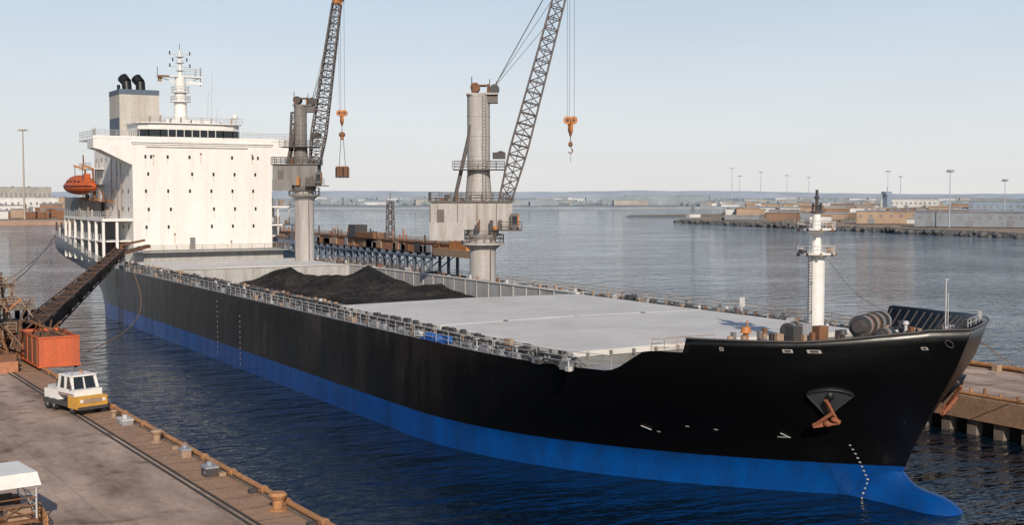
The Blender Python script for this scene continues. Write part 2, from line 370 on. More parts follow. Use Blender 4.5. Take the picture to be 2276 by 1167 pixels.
z=-.9
while z<3.6:
    dquad(*hull_frame(57.0,z),.07,.055); z+=.30
for (yy,zz) in((66,3.8),(64.0,4.4),(62.6,4.3)): dquad(*hull_frame(yy,zz),.12,.07)
p,ty,tz,n=hull_frame(59.6,4.0); dquad(p,ty,tz,n,.42,.05)
dm.beam(p-ty*.35+n*.06,p+tz*.45+n*.06,.06,.04,'rail_white')
p,ty,tz,n=hull_frame(66.6,3.9); dm.beam(p-ty*.3+n*.06,p+tz*.4+ty*.2+n*.06,.06,.04,'rail_white')
for yy,w in((55.6,.42),(56.6,.3),(59.4,.12),(51.9,.2)):
    p,ty,tz,n=hull_frame(yy,10.05 if yy>52.5 else 10.3); dquad(p,ty,tz,n,w,.12,'crane_grey'); dquad(p+n*.01,ty,tz,n,w*.6,.07,'dark_steel')
for yy in (51.1,):
    p,ty,tz,n=hull_frame(yy,10.6)
    K=16
    pts=[p+n*.08+ty*.22*math.cos(2*math.pi*i/K)+tz*.3*math.sin(2*math.pi*i/K) for i in range(K+1)]; dm.path(pts,.035,'bollard_dk' if 'bollard_dk' in MATS else 'dark_steel',n=6)
dm.make(ship)
# ------------------------------------------------------------------ decks
dk=B('deck')
def strip(ysl,fx0,fx1,z,mt):
    vs=[]
    for y in ysl: vs+=[(fx0(y),y,z(y)),(fx1(y),y,z(y))]
    dk.add(vs,[(2*i,2*i+1,2*i+3,2*i+2) for i in range(len(ysl)-1)],mt)
Z8=lambda y:8.0
st=[63.4,64,66,67.5,68.9]
strip(st,lambda y:-half(y,8)+.1,lambda y:half(y,8)-.1,Z8,'deck_grey')
ysl=[68.9+i*2 for i in range(12)]+[93,110,172,200]
strip(ysl,lambda y:-half(y,8)+.1,lambda y:-16.0,Z8,'deck_grey')
strip(ysl,lambda y:10.9,lambda y:half(y,8)-.1,Z8,'deck_grey')
strip([172.3,200],lambda y:-16,lambda y:10.9,Z8,'deck_grey')
yy=[200+i*3 for i in range(19)]
strip(yy,lambda y:-sternb(y,sheer(y))+.1,lambda y:sternb(y,sheer(y))-.1,lambda y:sheer(y)-.15,'deck_grey')
yy=[51.3,51.6,52,52.5,53.5,55,57,59,61,63.4]
strip(yy,lambda y:-max(half(y,FD)-.1,0),lambda y:max(half(y,FD)-.1,0),lambda y:FD,'deck_grey')
ba,bb_=half(63.4,8)-.12,half(63.4,9.4)-.12
dk.add([(-ba,63.4,8),(ba,63.4,8),(bb_,63.4,FD),(-bb_,63.4,FD)],[(0,1,2,3)],'hold_wall')
dk.make(ship)
co=B('hatch_coaming')
X0,X1=-16.0,10.9
for (a,b) in((69.2,110),(174,196)):
    co.box(X0+.25,X1-.25,a+.2,b-.2,7.9,8.62,'coaming_grey')
Y0,Y1=110.0,172.0
co.box(X0-.1,X0+.25,Y0,Y1,2,8.95,'coaming_grey')
co.box(X1-.25,X1+.1,Y0,Y1,2,9.05,'hold_wall')
co.box(X0+.25,X1-.25,Y1,Y1+.35,2,9.05,'hold_wall')
co.box(X0+.25,X1-.25,Y0-.3,Y0-.02,2,8.6,'hold_wall')
co.box(X0-.35,X0+.35,Y0,Y1,8.955,9.06,'coaming_grey'); co.box(X1-.35,X1+.35,Y0,Y1,9.055,9.16,'hatch_grey'); co.box(X0+.36,X1-.36,Y1-.15,Y1+.6,9.055,9.16,'hatch_grey')
for i in range(21):
    y=Y0+1.5+i*2.95; co.box(X1-.36,X1-.25,y-.04,y+.04,3,9.0,'hold_wall')
for i in range(9):
    x=X0+2+i*2.9; co.box(x-.06,x+.06,Y1-.14,Y1-.001,3,9.0,'hold_wall')
y=70
while y<196:
    for x,sx in((X0-.1,-1),(X1+.1,1)):
        co.add([(x,y-.05,8),(x+sx*.75,y-.05,8),(x+sx*.2,y-.05,8.9),(x,y-.05,8.9),(x,y+.05,8),(x+sx*.75,y+.05,8),(x+sx*.2,y+.05,8.9),(x,y+.05,8.9)],[(0,1,2,3),(7,6,5,4),(1,5,6,2),(2,6,7,3)],'coaming_grey')
    y+=2.2
for zz,xx in((8.35,-16.75),(8.2,-16.95),(8.62,-16.5)): co.cyl((xx,70,zz),(xx,198,zz),.07,'dark_steel',n=6)
co.cyl((12.2,70,8.4),(12.2,198,8.4),.12,'dark_steel',n=6)
co.make(ship)
hc=B('hatch_covers')
def cover(y0,y1):
    xm=(X0+X1)/2
    sec=[(X0-.05,8.66),(X0-.05,8.95),(X0+.15,9.02),(xm,9.16),(X1-.15,9.02),(X1+.05,8.95),(X1+.05,8.66)]
    vs=[(x,y0,z) for x,z in sec]+[(x,y1,z) for x,z in sec]; n=len(sec)
    hc.add(vs,[(i,i+1,n+i+1,n+i) for i in range(n-1)]+[(n-1,0,n,2*n-1)]+[tuple(range(n)),tuple(reversed(range(n,2*n)))],'hatch_grey')
    y=y0+1
    while y<y1:
        hc.box(X0-.22,X0-.06,y-.08,y+.08,8.6,8.95,'dark_steel'); y+=1.7
cover(69.4,78.96); cover(79.0,88.75); cover(89.15,99.34); cover(99.36,109.9); cover(174.2,184.9); cover(185,195.8)
for x in (-10,-3,4): hc.box(x-.15,x+.15,88.78,89.12,9.0,9.13,'dark_steel')
for i in range(14): hc.box(X0+1+i*1.9,X0+1.15+i*1.9,69.2,69.398,8.6,8.97,'coaming_grey')
hc.make(ship)
cl=B('coal_pile')
def coalz(x,y):
    z=5.9
    for (px,py,hh,sx,sy) in((-3.2,159,4.1,4.4,7),(2.8,147,4.5,4.8,6.5),(-8,141,2.3,4,7),(5.5,131,2.4,4,8),(-10,164,1.0,4,5),(-3,126,1.9,7,8),(-1,137,2.0,5,6),(6,155,1.2,3,6)):
        d=math.sqrt(((x-px)/sx)**2+((y-py)/sy)**2); z+=hh*max(0,1-d*.55)**1.15
    z+=noise.fractal(V((x*.3,y*.3,0)),1,2,5)*.38
    z-=.5*sm((x-7.5)/3.0)
    return z
nx,ny=110,240
vs=[(X0+.26+(X1-X0-.52)*i/nx,Y0+(Y1-Y0)*j/ny,0) for j in range(ny+1) for i in range(nx+1)]
vs=[(x,y,coalz(x,y)) for x,y,_ in vs]
cl.add(vs,[(j*(nx+1)+i,j*(nx+1)+i+1,(j+1)*(nx+1)+i+1,(j+1)*(nx+1)+i) for j in range(ny) for i in range(nx)],'coal',False)
cl.make()
rl=B('deck_railing')
pn=[(-half(y,8.1)+.12,y,8.1) for y in (66.2,68,70,75,80,88)]+[(-HB+.12,y,8.1) for y in (110,140,170,198)]
rl.rail(pn,1.0,'rail_grey',step=1.7,r=.026)
rl.path([V(p)+V((0,0,1.0)) for p in pn],.035,'rail_white',n=4)
pf=[(half(y,8.1)-.12,y,8.1) for y in (74,80,88)]+[(HB-.12,y,8.1) for y in (110,140,170,198)]
rl.rail(pf,1.0,'tan_fitting',step=2,r=.03)
rl.rail([(-HB+.15,y,sheer(y)) for y in (200,212,225,238,250)],1.0,'rail_white',step=2,r=.04)
rl.rail([(-half(y,9.6)+.15,y,9.68) for y in (61.5,62.5,63.3)],.8,'rail_white',step=.8,r=.025)
rl.rail([(-half(63.4,9.6)+.3,63.3,FD),(-9,63.3,FD)],.95,'tan_fitting',step=1.0,r=.025)
rl.rail([(max(0,half(y,11)-.3),y+.2,bultop(y,1)) for y in (51.0,52,53,54.5,56,58)],.5,'rail_white',step=.9,r=.022,bars=2)
rl.rail([(.6,52.6,10.6),(1.6,52.9,10.6),(2.8,54.8,10.4)],.8,'rail_white',step=.6,r=.022)
rl.make(ship)
ft=B('deck_fittings')
def vent(x,y,z,s=1,mt='tan_fitting'):
    ft.cyl((x,y,z),(x,y,z+.6*s),.10*s,mt,n=8); ft.cyl((x,y,z+.55*s),(x,y,z+.75*s),.2*s,mt,r1=.15*s,n=10)
def bitts(x,y,z,s=1,mt='dark_steel'):
    for d in(-.4,.4):
        ft.cyl((x,y+d*s,z),(x,y+d*s,z+.6*s),.17*s,mt,n=10); ft.cyl((x,y+d*s,z+.55*s),(x,y+d*s,z+.66*s),.24*s,mt,n=10)
    ft.box(x-.3*s,x+.3*s,y-.8*s,y+.8*s,z,z+.1,mt)
def valve(x,y,z,mt='tan_fitting'):
    ft.cyl((x,y,z),(x,y,z+.8),.05,mt,n=5); ft.cyl((x,y,z+.78),(x,y,z+.84),.2,mt,n=10); ft.box(x-.15,x+.15,y-.2,y+.2,z,z+.3,mt)
mts=['tan_fitting','rail_white','dark_steel','rust_brown','dark_steel','tan_fitting']
y=70
while y<197:
    r=random.random(); m_=random.choice(mts); x=random.uniform(13.6,17.4)
    if r<.33: vent(x,y,8,mt=m_)
    elif r<.55: bitts(x,y,8,.9,mt='dark_steel')
    else: valve(x,y,8,mt=m_)
    if random.random()<.8: valve(random.uniform(11.6,12.6),y+.6,8.3,random.choice(mts))
    if random.random()<.3: ft.box(x-.5,x+.5,y+.8,y+1.6,8,8.5+random.random()*.5,random.choice(['coaming_grey','dark_steel','deck_grey']))
    y+=random.uniform(.5,1.5)
y=68
while y<197:
    m_=random.choice(mts[:3]+['dark_steel'])
    if random.random()<.5: valve(random.uniform(-17.4,-16.6),y,8,m_)
    else: ft.box(-16.5,-16.15,y,y+random.uniform(.3,1),8.3,9.0+random.uniform(0,.15),'dark_steel' if random.random()<.7 else m_)
    if random.random()<.5: ft.box(-17.3,-16.9,y,y+random.uniform(.4,1.4),8,8.25+random.uniform(0,.3),random.choice(['coaming_grey','tan_fitting','bollard_grey']))
    y+=random.uniform(.8,2.2)
y=111
while y<195:
    ft.box(-16.3,-16.0,y,y+.3,9.06,9.15+random.random()*.2,random.choice(mts))
    if random.random()<.6: ft.box(11.1,11.35,y,y+.3,9.17,9.35+random.random()*.3,random.choice(mts))
    y+=random.uniform(1,2.2)
for i in range(5):
    ft.cyl((-17.4+i*.05,86.5+i*.55,8.3),(-17.2,86.9+i*.55,8.3),.24,'blue_paint',n=10)
ft.box(-17.7,-16.95,85.6,89.4,8.0,8.12,'blue_paint'); ft.box(-17.6,-17.1,84.9,85.6,8.1,8.6,'blue_paint'); ft.box(-17.5,-17.1,90,91,8.1,8.5,'rail_white')
ft.box(-12,-10.6,66,67.2,8,8.7,'coaming_grey'); ft.box(-6,-3,65,67.5,8,8.8,'deck_grey'); vent(-8,66,8,1.4,'rail_white')
ft.make(ship)
fg=B('mooring_winch')
def winch(c,ax,L_,r,mt='dark_steel',rings=4):
    c=V(c);ax=V(ax).normalized()
    a=c-ax*L_/2;b=c+ax*L_/2
    fg.cyl(a,b,r*.72,mt,n=20)
    for i in range(rings+1):
        p=a.lerp(b,i/rings); fg.cyl(p-ax*.05,p+ax*.05,r*(1.0 if i%2==0 else .92),'bollard_grey' if i%2 else mt,n=24)
    for i in range(rings):
        p=a.lerp(b,(i+.5)/rings); fg.cyl(p-ax*.14,p+ax*.14,r*.86,random.choice(['dark_steel','rust_brown','dark_steel']),n=24)
    fg.cyl(a-ax*.5,a,r*.5,mt,n=14,r1=r*.75); fg.cyl(b,b+ax*.4,r*.4,'tan_fitting',n=14)
    for p in(a,b): fg.box(p.x-.2,p.x+.2,p.y-.3,p.y+.3,FD,c.z,mt)
winch((3.9,62.0,10.55),(.95,.45,0),4.6,.78,rings=7)
winch((3.2,60.0,10.1),(.95,.45,0),1.6,.45,rings=2)
winch((-3.4,62.0,10.55),(.95,.45,0),1.7,.52,rings=3)
fg.box(-4.6,-3.9,60.6,61.4,FD,10.9,'dark_steel'); fg.box(-2.3,-1.5,60.6,61.3,FD,10.8,'rust_brown'); fg.box(-3.4,-2.7,61.0,61.5,FD,11.0,'bollard_grey')
fg.make(ship)
f2=B('forecastle_fittings')
ft=f2
for a in ((7.5,60.5,.6),(-9,60,.6),(-10.5,61.5,.6),(4.5,57.6,.55),(9.3,63,.7),(11.5,66,.8)): bitts(a[0],a[1],FD,a[2])
vent(-7,62.5,FD,1.9,'crane_orange'); vent(-1.3,59.5,FD,1.6,'dark_steel'); vent(9,63.5,FD,1.2,'rail_white'); vent(3.6,56.2,FD,.9,'tan_fitting'); vent(-8.4,62.4,FD,1.2,'tan_fitting'); f2.cyl((-6.8,62.6,FD),(-6.8,62.6,11.3),.05,'crane_orange',n=6)
for i in range(30): 
    x=random.uniform(-8,8.5); y=random.uniform(60,63.2); f2.box(x,x+.28,y,y+.28,FD,FD+random.uniform(.4,1.25),random.choice(['dark_steel','tan_fitting','coaming_grey','rust_brown']))
for (x,y) in((7.5,60),(9,62.5),(5.5,59),(6.5,61)): bitts(x,y,FD,.7,'tan_fitting')
f2.cyl((2.8,54.6,FD),(2.8,54.6,14.2),.045,'rail_white',n=6); f2.cyl((4.9,56.2,FD),(4.9,56.2,13.1),.03,'rail_white',n=6); f2.box(2.65,2.95,54.5,54.7,14.1,14.15,'rail_white')
f2.cyl((14.5,88,8),(14.5,88,10.1),.1,'rail_white',n=6); f2.box(14.2,14.8,87.9,88.1,9.2,10.1,'rail_white')
f2.make(ship)
fm=B('foremast')
MX,MY=0,63.4
fm.cyl((MX,MY,8),(MX,MY,15.6),.60,'white_clean',n=24); fm.cyl((MX,MY,15.6),(MX,MY,18.4),.35,'white_clean',r1=.27,n=18)
for zz,R in((15.45,1.3),(17.15,1.3)):
    fm.cyl((MX,MY,zz-.3),(MX,MY,zz),.5,'white_clean',r1=.9,n=16); fm.cyl((MX,MY,zz),(MX,MY,zz+.1),R,'white_clean',n=20); fm.ring_rail((MX,MY,zz+.1),R-.05,.5,'rail_white',r=.022)
    fm.box(MX-R-.2,MX-R+.25,MY-.2,MY+.2,zz+.1,zz+.35,'dark_steel'); fm.box(MX+R-.2,MX+R+.2,MY-.15,MY+.2,zz+.1,zz+.45,'tan_fitting')
for a in range(0,360,40):
    x=MX+1.28*math.cos(math.radians(a)); y=MY+1.28*math.sin(math.radians(a))
    for zz in(15.45,17.15): fm.box(x-.07,x+.07,y-.07,y+.07,zz-.1,zz+.12,random.choice(['dark_steel','tan_fitting','rust_brown']))
fm.cyl((MX,MY,18.4),(MX,MY,19.9),.10,'dark_steel',n=8); fm.box(MX-.4,MX+.4,MY-.12,MY+.12,18.8,18.9,'dark_steel'); fm.cyl((MX,MY,18.3),(MX,MY,18.42),.42,'dark_steel',n=12)
for dx in(-.35,.15,.38): fm.cyl((MX+dx,MY,18.45),(MX+dx,MY,18.75+abs(dx)*.6),.09,'dark_steel',n=8)
fm.cyl((MX,MY,19.25),(MX,MY,19.45),.17,'dark_steel',n=8)
for dx in(-.16,.16): fm.cyl((-.95+dx,MY-.45,FD),(-.95+dx,MY-.45,15.4),.03,'dark_steel',n=4)
for i in range(28): fm.cyl((-1.11,MY-.45,9.6+i*.2),(-.79,MY-.45,9.6+i*.2),.02,'dark_steel',n=4)
for z in (11.5,13.5): fm.cyl((-.95,MY-.45,z),(MX,MY,z),.03,'dark_steel',n=4)
pts=[V((.6,MY,15.6)).lerp(V((9.2,65.5,10.9)),t/12)+V((0,0,-.75*math.sin(math.pi*t/12))) for t in range(13)]
fm.path(pts,.02,'cable',n=4)
fm.make(ship)
# ------------------------------------------------------------------ anchor
mat('anchor_rust',(.30,.10,.05),.75,col2=(.1,.05,.03),scale=3,amt=.6)
mat('bollard_dk',(.06,.065,.07),.4)
def anchor(s_):
    an=B('anchor')
    p,ty,tz,n=hull_frame(56.15,7.1,s_)
    t1=V((-n.y,n.x,0)).normalized()
    if t1.x<0: t1=-t1
    t2=t1.cross(n).normalized()
    if t2.z<0: t2=-t2
    q=p+n*.12; S=1.25
    K=14; vs=[q-t2*1.35*S+n*.02]
    for i in range(K+1):
        a=math.radians(35+110*i/K); vs.append(q+t1*1.15*S*math.cos(a)/math.cos(math.radians(35))+t2*S*(-.25+.8*math.sin(a))+n*.12)
    an.add(vs,[(0,i,i+1) for i in range(1,K+1)],'bollard_dk',True)
    bk=[v-n*.7 for v in vs]
    m_=len(vs)
    an.add(vs+bk,[(i,i+1,m_+i+1,m_+i) for i in range(1,K+1)]+[(0,1,m_+1,m_),(K+1,0,m_,m_+K+1)],'black_paint',True)
    for i in range(1,K+1): an.cyl(vs[i],vs[i+1],.07,'black_paint',n=6)
    for i in (1,K+1): an.cyl(vs[0],vs[i],.05,'bollard_dk',n=6)
    an.ell(q+t2*.15,(.3,.3,.35),'black_paint')
    o=q-t2*1.25*S+n*.3
    an.beam(q+t2*.0+t1*-.25+n*.3,o+t1*.55+n*.1-t2*.1,.17,.2,'anchor_rust')
    an.beam(o+t1*.75-t2*.15+n*.1,o-t1*.85-t2*.55+n*.1,.24,.28,'anchor_rust')
    an.beam(o-t1*.85-t2*.55+n*.15,o+t1*.25+t2*.75+n*.25,.12,.2,'anchor_rust')
    an.beam(o+t1*.75-t2*.15+n*.15,o+t1*.2+t2*.3+n*.3,.12,.2,'anchor_rust')
    an.ell(o-t2*.3+n*.15,(.28,.28,.22),'anchor_rust')
    an.make(ship)
anchor(-1); anchor(1)
# ------------------------------------------------------------------ superstructure
su=B('superstructure')
WX0,WX1,WY0,WY1=-13.2,10.2,205.,234.
su.box(WX0,WX1,WY0,WY1,8,28.0,'white_paint')
su.box(-13.0,10.0,199,204.9,8,10.3,'hold_wall')
su.box(-14.5,10.5,197.5,204.8,10.3,10.42,'deck_grey')
su.rail([(-14.4,197.6,10.42),(10.4,197.6,10.42)],1.,'tan_fitting',step=2)
def win(x,z,w=.34,hh=.58,y=WY0):
    su.box(x-w/2-.07,x+w/2+.07,y-.03,y-.001,z-hh/2-.07,z+hh/2+.07,'white_clean'); su.box(x-w/2,x+w/2,y-.05,y-.031,z-hh/2,z+hh/2,'glass_dark')
rows=[25.7,22.9,20.1,17.1,14.2]
for r_i,z in enumerate(rows):
    for i in range(6):
        x=-11.1+i*3.6+(.4 if r_i%2 else 0)
        if random.random()<.06: continue
        win(x,z)
        if r_i in(0,) and i in(0,3,5): win(x+.9,z)
        if random.random()<.5: su.box(x-.03,x+.05,WY0-.012,WY0-.001,z-1.1-random.random(),z-.4,'rust_stain')
for z in rows:
    for y in range(208,233,4):
        su.box(WX0-.05,WX0-.002,y-.25,y+.25,z-.35,z+.35,'glass_dark')
su.box(-4,-3.1,WY0-.04,WY0-.001,10.5,12.4,'coaming_grey')
for z in(12.8,): su.box(WX0,WX1,WY0-.03,WY0-.002,z,z+.05,'white_clean')
for (x,z) in((-9.8,25.9),(-2,26.3),(6.8,26.2),(-6.5,13),(3,11.6)):
    su.box(x-.12,x+.12,WY0-.15,WY0-.002,z-.12,z+.12,'rust_brown'); su.box(x-.06,x+.07,WY0-.012,WY0-.001,z-1.6,z-.12,'rust_stain')
su.box(-11,6,WY0-.16,WY0-.05,27.25,27.4,'crane_grey')
su.box(-13.4,10.4,204.6,216,28.0,28.15,'white_clean')
def wing(xa,xb,xw,zw):
    vs=[]
    prof=[(xa,28.75),(xb,28.55),(xb,27.0),(xb+(xa-xb)*.18,26.75),(xa,zw)]
    for y in(204.9,209.5): vs+=[(x,y,z) for x,z in prof]
    n=len(prof); fs=[tuple(range(n)),tuple(reversed(range(n,2*n)))]+[(i,n+i,n+(i+1)%n,(i+1)%n) for i in range(n)]
    if xb>xa: fs=[f[::-1] for f in fs]
    su.add(vs,fs,'white_clean')
    su.box(min(xa,xb),max(xa,xb),204.85,205.0,28.5,29.0,'white_clean')
wing(WX0-.002,-19.3,0,24.3); wing(WX1+.002,15.7,0,24.6)
su.box(-13.2,10.2,204.82,204.98,27.7,29.0,'white_clean')
su.rail([(-19.2,205,29),(-12,205,29)],.9,'rail_white',step=1.5,r=.045); su.rail([(5,205,29),(15.6,205,29)],.9,'rail_white',step=1.5,r=.045)
su.rail([(-19.2,205,28.6),(-19.2,216,28.6)],1.2,'rail_white',step=1.5,r=.045)
su.box(-19.3,-13.2,209.5,216,28.3,28.55,'white_clean')
su.cyl((-19,205.5,29),(-19,205.5,30.2),.25,'rail_white',n=8)
def poly_front(x0,x1,yf,yb,c): return [(x0,yb),(x0,yf+c),(x0+c*.9,yf+.25*c),(x0+c*2,yf),(x1-c*2,yf),(x1-c*.9,yf+.25*c),(x1,yf+c),(x1,yb)]
P=poly_front(-11.9,5.0,204.75,214,1.6)
su.prism(P,28.2,28.95,'white_clean')
Pi=poly_front(-11.8,4.9,204.85,213.9,1.6); su.prism(Pi,28.95,30.2,'glass_dark')
su.prism(P,30.2,31.2,'white_clean')
Pr=poly_front(-12.3,5.4,204.3,214.4,1.6); su.prism(Pr,31.2,31.35,'white_clean')
for a,b in zip(P,P[1:]):
    a=V((*a,0));b=V((*b,0)); n=max(1,round((b-a).length/1.35))
    for i in range(n+1):
        p=a.lerp(b,i/n); su.box(p.x-.05,p.x+.05,p.y-.02,p.y+.1,28.95,30.2,'white_clean')
su.rail([(-12,205,31.35),(5.2,205,31.35)],.9,'rail_white',step=1.3,r=.04)
for i in range(9):
    x=-10+i*1.7; su.cyl((x,206+random.random(),31.15),(x,206,31.7+random.random()*.9),.15,random.choice(['white_clean','rail_white','tan_fitting']),n=8)
su.cyl((4.2,206,31.15),(4.2,206,32.3),.25,'white_clean',n=10); su.ell((4.2,206,32.6),(.5,.5,.55),'white_clean')
for (x,hh) in((.3,6),(1.0,9.5),(1.8,3)): su.cyl((x,209,31.1),(x+.3,209,31.1+hh),.04,'rail_white',n=4)
su.box(-7,1,207.5,213.5,31.35,32.0,'white_clean')
for zf in (15.2,):
    su.box(-18.0,WX0-.01,205.5,238,zf,zf+.45,'white_clean'); su.rail([(-17.9,205.6,zf+.45),(-17.9,238,zf+.45)],1.1,'rail_white',step=1.6,r=.05); su.rail([(-17.9,205.6,zf+.45),(WX0,205.6,zf+.45)],1.1,'rail_white',step=1.3,r=.05)
su.box(-17.9,WX0-.01,207,238,11.8,12.0,'white_clean')
for y in (206,211.5,217,223,229,234,237.8): su.box(-17.95,-17.55,y-.2,y+.2,8.2,15.2,'white_clean')
for x in(-15.6,): su.box(x-.2,x+.2,205.8,206.2,8.2,15.2,'white_clean')
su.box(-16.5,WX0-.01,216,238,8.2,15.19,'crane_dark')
for i in range(10):
    x=random.uniform(-17,-13.6); y=random.uniform(207,215); su.box(x,x+.6,y,y+.6,10,10.6+random.random()*1.2,random.choice(['dark_steel','rust_brown','tan_fitting']))
su.box(-17.8,-14,225,238,15.65,19,'crane_dark')
su.rail([(-17.6,207,12),(-17.6,238,12)],1,'rail_white',step=1.8,r=.05)
for z in (18.3,21.2,24):
    su.box(-15.6,WX0-.01,226,236,z,z+.12,'white_clean'); su.rail([(-15.5,226,z+.12),(-15.5,236,z+.12)],1,'rail_white',step=1.6,r=.05)
for i in range(30):
    y=random.uniform(209,238); x=random.uniform(-17.6,-14); z=random.choice([15.65,15.65,18.4]); su.cyl((x,y,z),(x,y,z+random.uniform(.8,2.6)),.14,random.choice(['tan_fitting','rust_brown','dark_steel','white_clean']),n=6)
for i,y in enumerate((212,215,219,229,232)): su.cyl((-13.5,y,16),(-13.5,y,26),.07,'tan_fitting',n=5)
for k,z in enumerate((11.0,14.0,17.2)):
    su.box(WX1+.01,17.6-k*.6,211,232,z,z+.3,'white_clean'); su.rail([(WX1,211.1,z+.3),(17.5-k*.6,211.1,z+.3)],1.1,'rail_white',step=1.3,r=.05)
    su.box(WX1+.01,15.0-k*.6,214,232,z-2.7,z-.01,'white_paint')
    for x in(13.5,16.8-k*.6): su.box(x-.12,x+.12,211.3,211.6,z-2.8,z,'white_clean')
    for j in range(4): x=random.uniform(11,16); su.box(x,x+.6,211.6,212.4,z+.3,z+.9+random.random(),random.choice(['rust_brown','tan_fitting','dark_steel']))
su.box(-12,10,234.05,240,9,18,'white_paint')
for i in range(30):
    y=238+random.random()*13; x=random.uniform(-17.5,-8); su.cyl((x,y,10.5),(x,y,12.5+random.random()*2.5),.18,random.choice(['dark_steel','rust_brown','rail_white','dark_steel']),n=6)
su.make(ship)
fu=B('funnel')
mat('funnel_cream',(.50,.47,.41),.6,col2=(.30,.25,.2),scale=.6,amt=.6,streak=True)
mat('funnel_dark',(.10,.13,.17),.6)
fu.box(-10.5,-3.5,225.5,233.5,27.9,37.3,'funnel_cream'); fu.box(-10.53,-3.47,225.47,233.53,37.3,38.2,'funnel_dark'); fu.box(-10.54,-10.501,225.6,233.4,28,33.2,'funnel_dark')  # dark top band, and a dark sheet over the lower left side
for (x,y,d) in((-8.3,229,-.5),(-5.9,229,.1)):
    fu.cyl((x,y,38.2),(x+d*.1,y+.3,39.8),.85,'black_paint',n=16); fu.cyl((x,y+.3,39.7),(x-.5,y+1.2,40.6),.9,'black_paint',r1=.95,n=16)
fu.cyl((-9.8,229,38.2),(-9.8,229,39.2),.3,'black_paint')
fu.make(ship)
rm=B('radar_mast')
rx,ry=-3.5,211.5
rm.cyl((rx,ry,32),(rx,ry,39.6),1.15,'white_clean',r1=.85,n=18); rm.cyl((rx,ry,39.6),(rx,ry,44),.4,'white_clean',r1=.18,n=10)
for z,R in((35.2,1.7),(36.8,1.5),):
    rm.cyl((rx,ry,z),(rx,ry,z+.15),R,'white_clean',n=16); rm.ring_rail((rx,ry,z+.15),R,.8,'rail_white',r=.04)
rm.box(rx-3.9,rx+3.6,ry-.8,ry+.8,39.4,39.6,'white_clean'); rm.rail([(rx+.5,ry-.8,39.6),(rx+3.5,ry-.8,39.6)],1.2,'rail_white',step=.8,r=.05)
rm.beam((rx,ry,38.2),(rx-3.6,ry,39.4),.15,.15,'white_clean'); rm.beam((rx,ry,38.2),(rx+3.4,ry,39.4),.15,.15,'white_clean')
rm.box(rx-3.7,rx-3.1,ry-.3,ry+.3,38.6,39.4,'tan_fitting'); rm.box(rx-3.9,rx-2,ry-.85,ry-.81,39.3,39.6,'rust_brown')
rm.cyl((rx-3.8,ry,39.5),(rx-3.8,ry,41),.06,'dark_steel',n=5); rm.cyl((rx+3.5,ry,38),(rx+3.5,ry,41.2),.06,'dark_steel',n=5); rm.cyl((rx+2.6,ry,39.6),(rx+2.6,ry,40.9),.05,'dark_steel',n=5)
rm.box(rx+.9,rx+3.4,ry-1.1,ry-.8,38.2,38.6,'white_clean')
for z,w in((41.2,1.7),(42.2,1.2),(43.3,1.7)):
    rm.beam((rx-w,ry,z),(rx+w,ry,z),.12,.12,'rail_white')
    for d in(-w,w): rm.cyl((rx+d,ry,z-.1),(rx+d,ry,z+.5),.12,'dark_steel',n=6)
for z in(40.5,41.8,42.8): rm.cyl((rx,ry,z),(rx,ry,z+.1),.7,'rail_white',n=10)
rm.cyl((rx,ry,44),(rx,ry,45),.05,'dark_steel',n=5)
rm.make(ship)
lb=B('lifeboat')
c=V((-18.3,221,20.9)); R_=Matrix.Rotation(math.radians(14),3,'Z')
lb.ell(c,(1.6,5.6,1.4),'life_orange',nu=24,nv=14,M=R_)
lb.ell(c+V((0,.0,.8)),(1.3,4.3,1.15),'life_orange',nu=20,nv=10,M=R_)
q=c+R_@V((0,-2.6,1.8)); lb.box(q.x-.5,q.x+.5,q.y-.6,q.y+.6,q.z-.3,q.z+.35,'life_orange')
lb.path([c+R_@V((-1.62*math.cos(math.radians(a)),-5.6*math.sin(math.radians(a)),.05)) for a in range(-80,81,16)],.09,'black_paint')
lb.path([c+R_@V((1.62*math.cos(math.radians(a)),-5.6*math.sin(math.radians(a)),.05)) for a in range(0,81,16)],.09,'black_paint')
for d in(-2.2,-.8,.8,2.2):
    q=c+R_@V((-1.3,d,.85)); lb.box(q.x-.12,q.x+.1,q.y-.25,q.y+.25,q.z-.12,q.z+.15,'glass_dark')
for d in(-3.2,3.2):
    lb.beam((-13.4,c.y+d,18.3),(-17.5,c.y+d,18.8),.3,.4,'rust_brown'); lb.beam((-16.6,c.y+d,18.8),(-16.8,c.y+d,23.9),.3,.3,'rust_brown'); lb.beam((-16.8,c.y+d,23.9),(-18.7,c.y+d,24.5),.3,.3,'crane_orange')
    lb.cyl((-18.5,c.y+d,24.4),(-18.5,c.y+d,c.z+.8),.06,'cable',n=4)
lb.beam((-18.3,c.y-3.2,24.3),(-18.3,c.y-3.0,26.2),.2,.2,'rust_brown')
lb.make(ship)
